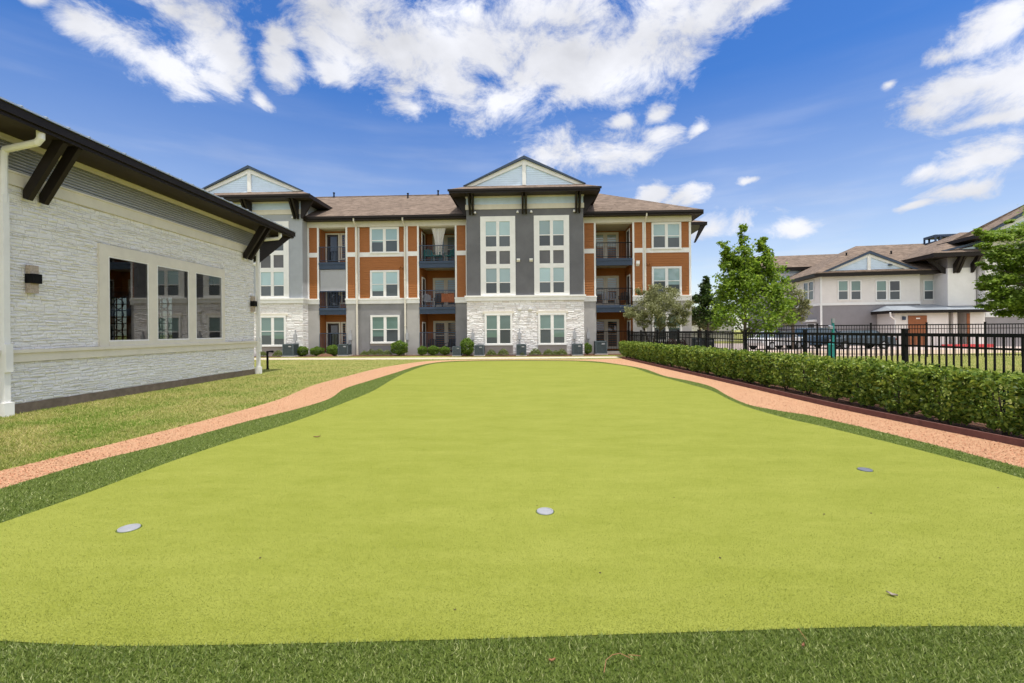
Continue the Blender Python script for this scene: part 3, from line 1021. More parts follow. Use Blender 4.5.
# windows of the two window bays
wl = [(S(370.8, REC), S(399.8, REC)), (S(652, REC), S(681.6, REC))]
for k, (a, b) in enumerate(wl):
    for (z0, z1, up) in ((7.02, 8.84, 'glass_upper'), (3.94, 5.86, 'glass_upper'), (.80, 2.76, 'glass_teal')):
        window(None, a, b, z0, z1, REC - .03, up)
    mb = MB(); mb.box(a - .02, b + .02, REC - .02, REC + .0, .66, .80); ap(mb, 'brick_sill', M['brick'])


# balconies
def rail(parent, s0, s1, y, z0, z1, mname='black_metal'):
    r = MB()
    r.box(s0, s1, y - .03, y + .03, z1 - .05, z1); r.box(s0, s1, y - .018, y + .018, z0, z0 + .035)
    n = int((s1 - s0) / .105)
    for i in range(n + 1):
        s = s0 + (s1 - s0) * i / n; w = .022 if i in (0, n) else .0085
        r.box(s - w, s + w, y - w, y + w, z0 + .035, z1 - .05)
    return ap(r, 'railing', M[mname], parent)


def recess(a, b, kind):
    g = 0.95 if kind == 'l' else 2.38
    mb = MB(); siding(mb, a, b, .1, zF0, g)
    siding(mb, .05, g - .03, .1, zF0, a, axis='y', flip=1); siding(mb, .05, g - .03, .1, zF0, b, axis='y', flip=-1)
    ap(mb, 'recess_siding', M['orange_siding'])
    for (f0, top, base, zr) in ((6.46, 8.80, 5.98, 7.53), (3.30, 5.90, 2.82, 4.45), (.14, 2.76, 0, 1.56)):
        if base > 0:
            mb = MB(); mb.box(a + .01, b - .01, -.05, .16, base, f0); mb.box(a + .005, b - .005, -.09, -.05, base + .30, f0 - .03)
            sl = ap(mb, 'balcony', M['navy'])
            mb = MB(); mb.box(a + .01, b - .01, .16, g - .02, base + .12, f0 - .02); ap(mb, 'floor_slab', M['pale_soffit'], sl)
        else:
            mb = MB(); mb.box(a + .01, b - .01, -.05, g - .02, .0, f0); sl = ap(mb, 'balcony', M['concrete'])
        rail(sl, a + .03, b - .03, -.02, f0 + .08, zr, 'navy' if kind != 'r' else 'black_metal')
        # back wall openings
        if kind == 'l':
            d0, d1 = a + .16, a + .98
            mb = MB(); mb.box(d0 - .1, d0, g - .05, g, f0, f0 + 2.2); mb.box(d1, d1 + .1, g - .05, g, f0, f0 + 2.2); mb.box(d0, d1, g - .05, g, f0 + 2.1, f0 + 2.2)
            fr = ap(mb, 'balcony_door', M['cream_trim'])
            mb = MB(); mb.box(d0, d1, g - .035, g - .023, f0, f0 + 2.1); ap(mb, 'door_leaf', M['door_dark'], fr)
            mb = MB(); mb.box(d0 + .1, d1 - .1, g - .046, g - .036, f0 + .25, f0 + 1.95); ap(mb, 'glazing', M['glass_dark'], fr)
            window(None, d1 + .16, b + .3 if b + .3 < d1 + .9 else d1 + .9, f0 + .3, f0 + 2.2, g - .02, 'glass_dark', 'glass_dark', .08, trim_mat='cream_trim', wide_mid=.04)
        else:
            window(None, a + (.45 if kind == 'm' else .08), b - (.12 if kind == 'm' else .48), f0 + .12, f0 + 2.25, g - .02, 'glass_upper' if f0 > 1 else 'glass_dark', 'glass_lower', .13, trim_mat='cream_trim', wide_mid=.22)
            # side door
            sx = a if kind == 'm' else b; sg = 1 if kind == 'm' else -1
            x0, x1 = sorted((sx + sg * .024, sx + sg * .07))
            mb = MB(); mb.box(x0, x1, .62, .72, f0, f0 + 2.15); mb.box(x0, x1, 1.5, 1.6, f0, f0 + 2.15); mb.box(x0, x1, .72, 1.5, f0 + 2.05, f0 + 2.15)
            fr = ap(mb, 'balcony_door', M['white_trim'])
            x0, x1 = sorted((sx + sg * .024, sx + sg * .05))
            mb = MB(); mb.box(x0, x1, .72, 1.5, f0, f0 + 2.05); ap(mb, 'door_leaf', M['door_dark'], fr)
    mb = MB(); mb.box(a, b, .06, g, zF0 - .06, zF0 - .003); ap(mb, 'recess_ceiling', M['pale_soffit'])


for (a, b), k in zip(balc, 'lmr'):
    recess(a, b, k)
# grey roll-down shade over the left second floor balcony
a, b = balc[0]
mb = MB(); mb.box(a + .06, b - .04, .03, .05, 4.5, 5.93); mb.tube([(a + .06, .04, 5.9), (b - .04, .04, 5.9)], .05, 8); mb.tube([(a + .06, .04, 4.5), (b - .04, .04, 4.5)], .025, 8)
ap(mb, 'roller_shade', M['shade_cloth'])

# eaves and wing roofs
sLo = sL - 8


def wing_roof(s0, s1, hip_right):
    mb = MB(); OV = .55
    e = s1 + OV if hip_right else s1
    mb.box(s0, e, -OV, .06, zF1, zF1 + .035)
    if hip_right: mb.box(s1, e, .06, 14, zF1, zF1 + .035)
    ap(mb, 'soffit', M['soffit'])
    mb = MB(); mb.box(s0, e, -OV - .04, -OV, zF1 - .02, zTOP)
    mb.box(s0, e, -OV - .14, -OV - .04, zTOP - .14, zTOP + .01)          # gutter
    if hip_right: mb.box(e, e + .04, -OV - .04, 14, zF1 - .02, zTOP)
    ap(mb, 'fascia', M['dark_brown'])
    mb = MB(); R = 6.5; y0 = -OV - .06; zr = zTOP + .02 + R * .5
    if hip_right:
        e += .06
        mb.poly([(s0, y0, zTOP + .02), (e, y0, zTOP + .02), (e - R, y0 + R, zr), (s0, y0 + R, zr)])
        mb.poly([(e, y0, zTOP + .02), (e, y0 + 2 * R, zTOP + .02), (e - R, y0 + R, zr)])
        mb.poly([(s0, y0 + 2 * R, zTOP + .02), (s0, y0 + R, zr), (e - R, y0 + R, zr), (e, y0 + 2 * R, zTOP + .02)])
    else:
        mb.poly([(s0, y0, zTOP + .02), (e, y0, zTOP + .02), (e, y0 + R, zr), (s0, y0 + R, zr)])
        mb.poly([(s0, y0 + 2 * R, zTOP + .02), (s0, y0 + R, zr), (e, y0 + R, zr), (e, y0 + 2 * R, zTOP + .02)])
    return ap(mb, 'roof', M['shingle']), zr, y0 + R


rl, zridge, yridge = wing_roof(sLo, S(525), False)
wing_roof(S(525), sR, True)
mb = MB(); mb.tube([(sLo, yridge, zridge + .01), (S(525), yridge, zridge + .01)], .06, 6); mb.build('ridge_cap', M['shingle'], rl)
for px in (334, 410, 437, 449):
    s = S(px) * 1.2
    mb = MB(); mb.lathe([(.06, -.3), (.06, .28), (.09, .29), (.09, .36), (.001, .38)], 8, (s, yridge - (.1 if px != 410 else 1.0), zridge - (0 if px != 410 else .45)))
    ap(mb, 'roof_vent_pipe', M['black_metal'], rl)

# downspouts
for px in (357.6, 405.6, 645.2):
    s = S(px)
    mb = MB(); mb.tube([(s, -.6, zTOP - .1), (s, -.6, zTOP - .3), (s, -.12, zTOP - .62), (s, -.08, zTOP - .8), (s, -.08, 8.2)], .05, 8); mb.box(s - .05, s + .05, -.13, -.03, .02, 8.25)
    for z in (2.0, 5.2, 7.9): mb.box(s - .065, s + .065, -.14, -.02, z, z + .05)
    ap(mb, 'downspout', M['cream_trim'])


# ---- pavilions
def pavilion(sc, off, hw, wallm='dark_stucco'):
    y = off; zs = 10.50; OVF, OVS = .92, .93
    mb = MB(); mb.box(sc - hw, sc + hw, y, 8.0, 0, zs)
    ap(mb, 'pavilion_wall', M[wallm])
    mb = MB()
    wins = [(sc - hw + 1.17, sc - hw + 3.0), (sc + hw - 3.0, sc + hw - 1.17)]
    holes = [(a + .03, b - .03, .72, 2.74) for a, b in wins]
    stone(mb, sc - hw, sc + hw, .12, 3.6, [(a - .04, b + .04, .0, .66) for a, b in wins] + holes, lambda s, z, d: (s, y - d, z), hs=(.08, .11, .14), ls=(.2, .6), depth=(.004, .02), gap=.004)
    stone(mb, y, -.02, .12, 3.6, [], lambda s, z, d: (sc + hw + d, s, z), hs=(.08, .11, .14), ls=(.2, .6), depth=(.004, .02), gap=.004)
    stone(mb, y, -.02, .12, 3.6, [], lambda s, z, d: (sc - hw - d, s, z), hs=(.08, .11, .14), ls=(.2, .6), depth=(.004, .02), gap=.004)
    ap(mb, 'stone_facing', M['pavilion_stone'])
    mb = MB(); mb.box(sc - hw - .002, sc + hw + .002, y - .003, 0.0, .05, 3.6); ap(mb, 'mortar_bed', M['mortar'])
    mb = MB(); mb.box(sc - hw - .08, sc + hw + .08, y - .10, .06, 3.60, 3.84); mb.box(sc - hw - .13, sc + hw + .13, y - .15, .06, 3.84, 3.95)
    ap(mb, 'belt_course', M['white_trim'])
    for a, b in wins:
        mb = MB(); mb.box(a - .03, b + .03, y - .02, y, .12, .66); ap(mb, 'brick_apron', M['brick'])
        mb = MB(); mb.box(a - .12, b + .12, y - .075, y, 2.76, 2.92); ap(mb, 'lintel', M['cream_trim'])
        window(None, a, b, .66, 2.76, y - .035, 'glass_teal', proud=.04)
        # two-storey window frame: panes above and below, stucco spandrels between
        a2, b2 = a - .24, b + .24; z0, z1 = 3.95, 9.17
        f = MB(); yf = y - .06; zz = [z0 + .16, 5.73, 6.02, 6.88, 7.18, z1 - .34]
        f.box(a2, a2 + .36, yf, y, z0, z1); f.box(b2 - .36, b2, yf, y, z0, z1)
        sm = (a + b) / 2
        f.box(sm - .10, sm + .10, yf + .003, y, z0, z1)
        for q0, q1 in ((a2 + .36, sm - .10), (sm + .10, b2 - .36)):
            f.box(q0, q1, yf + .003, y, z0, zz[0]); f.box(q0, q1, yf + .003, y, zz[1], zz[2]); f.box(q0, q1, yf + .003, y, zz[3], zz[4]); f.box(q0, q1, yf + .003, y, zz[5], z1)
            for c0, c1 in ((zz[0], zz[1]), (zz[4], zz[5])):
                zm = c0 + (c1 - c0) * .43
                f.box(q0, q1, y - .035, y, zm - .03, zm + .03)
        tw = ap(f, 'tall_window', M['white_trim'])
        for q0, q1 in ((a2 + .36, sm - .10), (sm + .10, b2 - .36)):
            for c0, c1 in ((zz[0], zz[1]), (zz[4], zz[5])):
                zm = c0 + (c1 - c0) * .43
                g = MB(); g.quad((q0, y - .012, zm), (q1, y - .012, zm), (q1, y - .012, c1), (q0, y - .012, c1))
                g.cur = 1; g.quad((q0, y - .010, c0), (q1, y - .010, c0), (q1, y - .010, zm), (q0, y - .010, zm))
                ap(g, 'pane', [M['glass_upper'], M['glass_lower']], tw)
            g = MB(); g.box(q0, q1, y - .02, y - .004, zz[2], zz[3]); ap(g, 'spandrel', M['dark_stucco'], tw)
    # frieze under the eave
    mb = MB()
    for z0, z1, pr in ((9.64, 9.96, .05), (10.40, zs, .05)):
        mb.box(sc - hw - pr, sc + hw + pr, y - pr, y, z0, z1); mb.box(sc + hw, sc + hw + pr, y, .0, z0, z1); mb.box(sc - hw - pr, sc - hw, y, .0, z0, z1)
    ap(mb, 'frieze', M['cream_trim'])
    mb = MB(); siding(mb, sc - hw, sc + hw, 9.96, 10.40, y - .01, .11); ap(mb, 'frieze_siding', M['blue_siding'])
    mb = MB(); mb.box(sc - hw - OVS, sc + hw + OVS, y - OVF, 4.0, zs, zs + .04); ap(mb, 'soffit', M['soffit'])
    mb = MB(); e0, e1, f0 = sc - hw - OVS, sc + hw + OVS, y - OVF
    mb.box(e0 - .05, e1 + .05, f0 - .05, f0, zs - .03, zs + .20); mb.box(e1, e1 + .05, f0, 4.0, zs - .03, zs + .20); mb.box(e0 - .05, e0, f0, 4.0, zs - .03, zs + .20)
    mb.box(e0 - .12, e1 + .12, f0 - .12, f0 - .05, zs + .08, zs + .215)
    ap(mb, 'fascia', M['dark_brown'])
    # roof: gable with a hipped skirt in front
    zE = zs + .22; W2 = hw + OVS + .06; sl = .475; yg = y - .02
    t = OVF + .06; gw = W2 - t; zG = zE + t * sl; zP = zE + W2 * sl; yb = 9.0
    mb = MB()
    for q in (-1, 1):
        mb.poly([(sc + q * W2, y - OVF - .08, zE), (sc + q * gw, yg, zG), (sc, yg, zP - .02), (sc, yb, zP - .02), (sc + q * W2, yb, zE)])
    mb.poly([(sc - W2, y - OVF - .08, zE), (sc + W2, y - OVF - .08, zE), (sc + gw, yg, zG), (sc - gw, yg, zG)])
    rf = ap(mb, 'roof', M['shingle'])
    g = MB(); siding(g, 0, 0, 0, 0, 0)
    z = zG + .0
    gy = y + .02
    while z < zP - .1:                                  # gable boards
        z2 = min(z + .14, zP - .05)
        h0, h1 = (zP - z) / sl, (zP - z2) / sl
        g.quad((sc - h0, gy - .02, z), (sc + h0, gy - .02, z), (sc + h1, gy - .004, z2), (sc - h1, gy - .004, z2))
        g.quad((sc - h0, gy, z), (sc + h0, gy, z), (sc + h0, gy - .02, z), (sc - h0, gy - .02, z))
        z = z2
    gb = ap(g, 'gable', M['blue_siding'])
    g = MB(); th = .30
    for q in (-1, 1):
        g.prism([(sc, gy - .10, zP - .14), (sc + q * (gw + .05), gy - .10, zG - .02), (sc + q * (gw - th * 1.7), gy - .10, zG), (sc, gy - .10, zP - .14 - th * 1.0)], (0, .08, 0))
    g.box(sc - .12, sc + .12, gy - .115, gy - .018, zG, zP - .35)
    ap(g, 'gable_trim', M['white_trim'], gb)
    g = MB()
    for q in (-1, 1):
        g.prism([(sc, gy - .24, zP + .06), (sc + q * (gw + .16), gy - .24, zG + .0), (sc + q * (gw + .0), gy - .24, zG - .0), (sc, gy - .24, zP - .13)], (0, .22, 0))
    ap(g, 'rake_board', M['navy'], gb)
    for q in (-1, 0, 1):
        c0 = sc + q * (hw - .37)
        for d in (-.115, .115):
            br = MB(); s = c0 + d; w = .055
            br.prism([(s - w, y - .02, 9.30), (s - w, y - .13, 9.27), (s - w, y - OVF + .02, zs - .02), (s - w, y - OVF + .3, zs + .0), (s - w, y - .02, zs)], (2 * w, 0, 0))
            ap(br, 'eave_bracket', M['dark_brown'])
    for q in (-1, 1):                                   # corner brackets on the sides
        br = MB(); x = sc + q * hw
        br.prism([(x + q * .02, -.95, 9.3), (x + q * .13, -.95, 9.27), (x + q * (OVS - .05), -.95, zs - .02), (x + q * (OVS - .4), -.95, zs), (x + q * .02, -.95, zs)], (0, .12, 0))
        ap(br, 'eave_bracket', M['dark_brown'])
    for s in (sc - hw + .6, sc - .45, sc + .45, sc + hw - .6):   # small floodlights
        l = MB(); l.box(s - .05, s + .05, y - .07, y, 9.42, 9.52); l.lathe([(.001, .0), (.06, .0), (.09, -.09), (.001, -.07)], 10, (s, y - .13, 9.45)); ap(l, 'floodlight', M['white_trim'])
    for s, z in ((sc - .42, 6.25), (sc + .42, 6.25), (sc - .35, 3.0), (sc + .35, 3.0)):
        l = MB(); l.box(s - .11, s + .11, y - .16, y - .03, z, z + .10); l.prism([(s - .11, y - .16, z), (s - .11, y - .03, z), (s - .11, y - .03, z - .1)], (.22, 0, 0)); ap(l, 'vent_hood', M['white_trim'])


sc = AP.F(525, 300, -1)[0]; hw = (AP.F(583.6, 300, -1)[0] - AP.F(466.6, 300, -1)[0]) / 2
pavilion(sc, -1.0, hw)
sr = S(308.2)
pavilion(sr - hw + .22, -.72, hw - .22, 'blue_grey_stucco')

# rear pavilion showing behind the right end
mb = MB(); x1 = AP.F(684, 240, 7)[0]
mb.box(x1 - 6, x1, 6.5, 13, 0, 10.3); ap(mb, 'rear_wall', M['grey_stucco'])
e1 = AP.F(707.2, 221, 6)[0]; ze = AP.F(707.2, 222, 6)[1]
mb = MB(); mb.box(x1 - 6, e1, 6.0, 13.5, ze - .22, ze); rfo = ap(mb, 'rear_eave', M['dark_brown'])
mb = MB(); mb.poly([(x1 - 7, 5.95, ze + .01), (e1 + .03, 5.95, ze + .01), (x1 - 3, 9.5, ze + 1.6), (x1 - 7, 9.5, ze + 1.6)]); mb.poly([(e1 + .03, 5.95, ze + .01), (e1 + .03, 13.5, ze + .01), (x1 - 3, 9.5, ze + 1.6)])
mb.build('rear_roof', M['shingle'], rfo)
br = MB(); br.prism([(x1 + .5, 6.1, ze - 1.6), (x1 + .62, 6.1, ze - 1.6), (e1 - .1, 6.1, ze - .25), (e1 - .5, 6.1, ze - .22)], (0, .14, 0)); ap(br, 'eave_bracket', M['dark_brown'])

# meters, pipes and lights on the ground floor walls
for px, off in ((296, -1), (350.5, 0), (427 - 20, 0), (473, -1), (519.5, -1), (574.5, -1), (588, 0)):
    s = AP.F(px, 330, off)[0]; y = off - (.05 if off else 0)
    mb = MB(); mb.box(s - .1, s + .1, y - .13, y, 1.05, 1.5); mb.tube([(s, y - .05, 1.05), (s, y - .05, .1)], .03, 6); mb.box(s - .03, s + .03, y - .09, y, 1.5, 1.75)
    ap(mb, 'disconnect_box', M['shade_cloth'])
mb = MB(); s = S(639.5); mb.box(s - .22, s + .0, -.2, -.02, 6.05, 6.25); mb.prism([(s - .22, -.2, 6.05), (s - .22, -.02, 6.05), (s - .22, -.02, 5.9)], (.22, 0, 0)); ap(mb, 'wall_light', M['white_trim'])
for bay in bays:
    for s in (bay[0] + .25, bay[0] + .42) if bay[0] > 0 else (bay[1] - .5, bay[1] - .3):
        mb = MB(); mb.box(s - .06, s + .06, REC - .12, REC - .02, 6.0, 6.12); ap(mb, 'vent_hood', M['orange_siding'])

# ================================================================== THINGS ON THE BALCONIES
M['teal_plastic'] = mat('teal_plastic', (0.02, 0.15, 0.14), 0.5, 0.1, 5)
M['wicker'] = mat('dark_wicker', (0.035, 0.032, 0.03), 0.8, 0.3, 40)
M['grey_cushion'] = mat('grey_cushion', (0.22, 0.23, 0.25), 0.9, 0.1, 10)
M['curtain'] = mat('pale_curtain', (0.62, 0.60, 0.57), 0.9, 0.08, 6)


def chair(name, s, y, z, rz, m, label, cushion=None, w=.56):
    r = empty(name, (*apw(s, y), z), rz - AP.a)
    tag(r, label, 'chair')
    for ix in (-1, 1):
        for iy in (-1, 1):
            l = MB(); l.tube([(ix * (w / 2 - .04), iy * .22, 0), (ix * (w / 2 - .06), iy * .2, .40)], .022, 6); l.build('leg', m, r)
        a = MB(); a.prism([(ix * w / 2 - .03, -.26, .60), (ix * w / 2 - .03, .24, .64), (ix * w / 2 - .03, .24, .68), (ix * w / 2 - .03, -.26, .64)], (.06, 0, 0)); a.box(ix * w / 2 - .02, ix * w / 2 + .02, -.24, -.2, .4, .62); a.build('armrest', m, r)
    b = MB(); b.box(-w / 2 + .03, w / 2 - .03, -.26, .24, .38, .44); b.build('seat', cushion or m, r)
    b = MB()
    for k in range(5):
        x = -w / 2 + .05 + (w - .1) * k / 4
        b.prism([(x - .045, .22, .44), (x - .045, .27, .44), (x - .045, .40, .98 - .04 * abs(k - 2)), (x - .045, .36, .98 - .04 * abs(k - 2))], (.09, 0, 0))
    b.build('backrest', cushion or m, r)
    return r


a, b = balc[1]
chair('balcony_chair', a + .50, .55, 6.46, .2, M['teal_plastic'], 'teal slatted chair at the left end of the curtained third floor balcony')
chair('balcony_chair', a + 1.15, .55, 6.46, -.15, M['teal_plastic'], 'teal slatted chair in the middle of the curtained third floor balcony')
chair('balcony_chair', b - .45, .6, 6.46, -.5, M['teal_plastic'], 'teal slatted chair at the right end of the curtained third floor balcony')
c = MB(); zs = np.linspace(6.9, 8.78, 10); nx = 14
for i in range(9):
    def cp(k, z):
        t = (8.78 - z) / 1.88; w = .5 - .26 * math.sin(min(1, t * 1.25) * math.pi * .5)
        return (a + 1.32 + (k / (nx - 1) - .5) * 2 * w, .28 + .05 * math.sin(k * 1.7), z)
    for k in range(nx - 1):
        c.quad(cp(k, zs[i]), cp(k + 1, zs[i]), cp(k + 1, zs[i + 1]), cp(k, zs[i + 1]))
c.tube([(a + .1, .28, 8.77), (b - .1, .28, 8.77)], .015, 6)
o = c.build('curtain', M['curtain']); o.location = (AP.ox, AP.oy, 0); o.rotation_euler = (0, 0, -AP.a)
tag(o, 'pale gathered curtain hanging on the third floor balcony left of the central gable bay', 'curtain')
chair('balcony_chair', a + 1.25, .5, 3.30, .1, M['wicker'], 'dark wicker chair behind the second floor railing below the teal chairs')
chair('balcony_chair', a + .45, .75, 3.30, .5, M['shade_cloth'], 'grey metal chair at the left of the second floor balcony below the teal chairs')
rug = MB()
rug.box(b - .95, b - .05, -.062, -.052 + .04, 3.62, 4.2)
for k in range(6): rug.box(b - .95 + .15 * k, b - .93 + .15 * k, -.068, -.058, 3.56, 3.62)
o = rug.build('blanket', mat('rust_blanket', (0.22, 0.075, 0.035), 0.9, 0.25, 9)); o.location = (AP.ox, AP.oy, 0); o.rotation_euler = (0, 0, -AP.a)
tag(o, 'rust brown blanket hung on a second floor balcony railing', 'blanket')
chair('patio_chair', a + .75, .55, .14, .2, M['wicker'], 'dark patio chair on the left of the ground floor patio by three round bushes')
chair('patio_chair', b - .5, .5, .14, -.3, M['wicker'], 'dark patio chair on the right of the ground floor patio by three round bushes')
a, b = balc[2]
chair('balcony_armchair', a + .95, .5, 3.30, 0, M['shade_cloth'], 'wide grey cushioned armchair on the second floor balcony right of the central bay', M['grey_cushion'], .9)
chair('balcony_chair', b - .5, .6, 3.30, -.4, M['wicker'], 'dark chair beside the wide grey armchair on the right second floor balcony')
a, b = balc[0]
chair('balcony_chair', a + .9, .45, 3.30, .1, M['wicker'], 'dark chair under the grey roll down shade on the left second floor balcony')
# ================================================================== PLANTING BY THE HOUSE
M['box_leaf'] = island_mat('boxwood_leaves', [(0.06, 0.12, 0.014), (0.12, 0.21, 0.024), (0.22, 0.32, 0.045), (0.085, 0.16, 0.018)], 0.5, 0.35)
M['hedge_leaf'] = island_mat('hedge_leaves', [(0.045, 0.09, 0.012), (0.11, 0.185, 0.02), (0.21, 0.29, 0.036), (0.36, 0.43, 0.07), (0.07, 0.13, 0.016)], 0.45, 0.35, spec=0.3)
M['pale_leaf'] = island_mat('pale_bedding_leaves', [(0.14, 0.18, 0.04), (0.24, 0.29, 0.09), (0.09, 0.13, 0.03)], 0.5, 0.3)
M['red_leaf'] = island_mat('purple_leaves', [(0.09, 0.04, 0.045), (0.14, 0.07, 0.065), (0.07, 0.06, 0.03)], 0.5, 0.2)
M['bark'] = mat('grey_bark', (0.12, 0.095, 0.075), 0.95, 0.3, 12, 0.01, 40)
M['twig'] = mat('dark_twig', (0.06, 0.045, 0.035), 0.95, 0.3, 12)


def byhouse(px, off):
    s = AP.S(px, off)
    return apw(s, off)


def ball(n, rx, ry, rz, zc, L, W, m, parent, name='foliage', lump=.12):
    d = rng.normal(size=(n, 3)); d /= np.linalg.norm(d, axis=1)[:, None]
    r = 1 - np.abs(rng.normal(0, .16, n))
    ph = rng.uniform(0, 6, 3)
    r *= 1 + lump * np.sin(d[:, 0] * 5 + ph[0]) * np.sin(d[:, 1] * 5 + ph[1]) + lump * .6 * np.sin(d[:, 2] * 7 + ph[2])
    c = d * r[:, None] * np.array([rx, ry, rz]) + np.array([0, 0, zc])
    c = c[c[:, 2] > .03]
    return mesh_np(name, leaf_verts(c, L, W), 4, m, parent)


proto = empty('round_bush', (0, 0, 0))
ball(2600, .40, .40, .34, .36, .07, .045, M['box_leaf'], proto)
t = MB(); t.tube([(0, 0, 0), (.02, .01, .3)], [.04, .03], 6); t.build('stem', M['twig'], proto)
GB = 'round clipped bushes along the apartment house'
bush = [(302, 354.6, 1.0, 1.0, 'round clipped green bush right beside the leftmost air conditioner'),
        (317, 354.3, 1.12, .95, 'round clipped green bush in front of the left grey pier'),
        (333, 354.2, 1.12, 1.1, 'round clipped green bush in front of the left patio railing'),
        (399, 353.8, 1.35, 1.5, 'large loose green bush at the foot of the right downspout of the left window bay'),
        (422, 353.4, .85, .95, 'small round bush, leftmost of the three before the middle patio'),
        (433, 353.4, .92, .98, 'small round bush, middle one of the three before the middle patio'),
        (444.6, 353.4, .85, .9, 'small round bush, rightmost of the three before the middle patio'),
        (467, 353.4, 1.15, 1.7, 'tall upright bush at the left corner of the central gabled bay'),
        (587, 352.4, .75, 1.15, 'narrow bush between two air conditioners at the right of the central bay')]
for i, (px, py, sx, sz, lab) in enumerate(bush):
    x, y = byhouse(px, -.75 if not 455 < px < 585 else -1.55)
    o = proto if i == 0 else copy_tree(proto)
    o.location = (x, y, 0); o.scale = (sx, sx, sz); o.rotation_euler = (0, 0, i * 1.3)
    tag(o, lab, 'bush', GB)
proto = empty('bedding_plant', (0, 0, 0))
n = 420; ang = rng.uniform(0, 6.283, n); rr = np.sqrt(rng.uniform(0, 1, n)) * .32
c3 = np.stack([np.cos(ang) * rr, np.sin(ang) * rr, .05 + (1 - (rr / .34) ** 2) * .42 * rng.uniform(.4, 1, n)], 1)
mesh_np('foliage', leaf_verts(c3, .12, .03, .1), 4, M['pale_leaf'], proto)
pl = [(262, 354.8, .9, 'pale low plant under the ground floor window, by the clubhouse downspout'), (278, 354.6, 1.0, 'pale low plant left of the leftmost air conditioner'),
      (364, 353.6, .8, 'pale leafy plant, leftmost in the row under the left bay window'), (371, 353.6, 1.0, 'pale leafy plant, second in the row under the left bay window'),
      (379, 353.6, 1.05, 'pale leafy plant, third in the row under the left bay window'), (387, 353.6, .9, 'pale leafy plant, last in the row under the left bay window, by the large bush'),
      (491, 353.2, .95, 'low green plant under the left window of the central bay, beside the air conditioner'), (503, 353.2, 1.05, 'low green plant under the right half of the left central window'),
      (522, 354.0, .8, 'low green plant in front of the middle air conditioner'), (535, 352.9, 1.1, 'low green plant right of the middle air conditioner'),
      (548, 352.7, .95, 'low green plant under the left half of the right central window'), (555.5, 352.7, .8, 'small low green plant under the middle of the right central window'), (561.5, 352.6, 1.0, 'low green plant under the right edge of the right central window')]
for i, (px, py, s, lab) in enumerate(pl):
    x, y = byhouse(px, -1.75 if 470 < px < 585 else -.7 if px > 300 else -1.4)
    o = proto if i == 0 else copy_tree(proto)
    o.location = (x, y, 0); o.scale = (s * 1.1, s * 1.1, s); o.rotation_euler = (0, 0, i * 2.1)
    tag(o, lab, 'plant', 'low plants in the bed along the apartment house')
# mulch mounds / stones
for px, lab in ((322, 'low brown mulch mound between two round bushes'),):
    x, y = byhouse(px + 3, -1.2); b = MB(); b.lathe([(.55, 0), (.45, .1), (.25, .17), (.001, .2)], 14); o = b.build('mulch_mound', M['mulch'], None, True); o.location = (x, y, 0); tag(o, lab, 'mulch')

# air conditioners
M['ac_metal'] = mat('grey_teal_metal', (0.10, 0.13, 0.145), 0.5, 0.08, 5, spec=0.4)
proto = empty('air_conditioner', (0, 0, 0))
b = MB()
for x0, x1, y0, y1 in ((-.36, -.31, -.36, -.31), (.31, .36, -.36, -.31), (-.36, -.31, .31, .36), (.31, .36, .31, .36)):
    b.box(x0, x1, y0, y1, .08, .82)
b.box(-.31, .31, -.31, .31, .1, .8); b.box(-.36, .36, -.36, .36, .78, .84); b.box(-.36, .36, -.36, .36, .06, .12)
b.build('cabinet', M['ac_metal'], proto)
b = MB()
for k in range(16):
    z = .15 + k * .04
    for q in (-1, 1):
        b.box(-.31, .31, min(q * .315, q * .345), max(q * .315, q * .345), z, z + .014); b.box(min(q * .315, q * .345), max(q * .315, q * .345), -.31, .31, z, z + .014)
b.build('louvres', M['ac_metal'], proto)
b = MB()
for r in (.06, .13, .2, .27): b.tube([(r * math.cos(t), r * math.sin(t), .85) for t in np.linspace(0, 2 * math.pi, 20)], .007, 4, False)
b.build('fan_grille', M['black_metal'], proto)
b = MB(); b.box(-.4, .4, -.4, .4, 0, .06); b.build('base_pad', M['concrete'], proto)
b = MB(); b.box(.02, .22, -.352, -.346, .64, .71); b.build('data_plate', M['shade_cloth'], proto)
acs = [(290.5, 354.6, 1.02, 'grey air conditioner farthest left, beside the left stone bay window'), (344.6, 354.2, .95, 'grey air conditioner at the foot of the pier right of the left patio'),
       (457, 353.6, .75, 'air conditioner half hidden behind the tall upright bush at the corner of the central bay'), (479.3, 353.3, .85, 'air conditioner right of the tall bush under the left central window'),
       (521.2, 352.6, .88, 'air conditioner between the two ground floor windows of the central bay'), (577, 352.3, .9, 'air conditioner at the right end of the central stone wall'),
       (600.3, 352.6, 1.06, 'larger teal grey air conditioner by the right patio, next to the hedge end')]
for i, (px, py, s, lab) in enumerate(acs):
    x, y = byhouse(px, -.6 if not (455 < px < 590 or px < 300) else -1.65 if px > 300 else -1.25)
    o = proto if i == 0 else copy_tree(proto)
    o.location = (x, y, 0); o.scale = (s, s, s); o.rotation_euler = (0, 0, -AP.a)
    tag(o, lab, 'air conditioner', 'air conditioners along the apartment house')
for i, (px, Y, s, lab) in enumerate([(694.5, 31.5, 1.05, 'dark air conditioner behind the black fence, left one of a pair'), (707, 31.8, 1.05, 'dark air conditioner behind the black fence, right one of a pair')]):
    o = copy_tree(proto); o.location = (at(px, 340, Y)[0], Y, 0); o.scale = (s * .95, s, s * 1.15); o.rotation_euler = (0, 0, -.1)
    tag(o, lab, 'air conditioner', 'air conditioners along the apartment house')
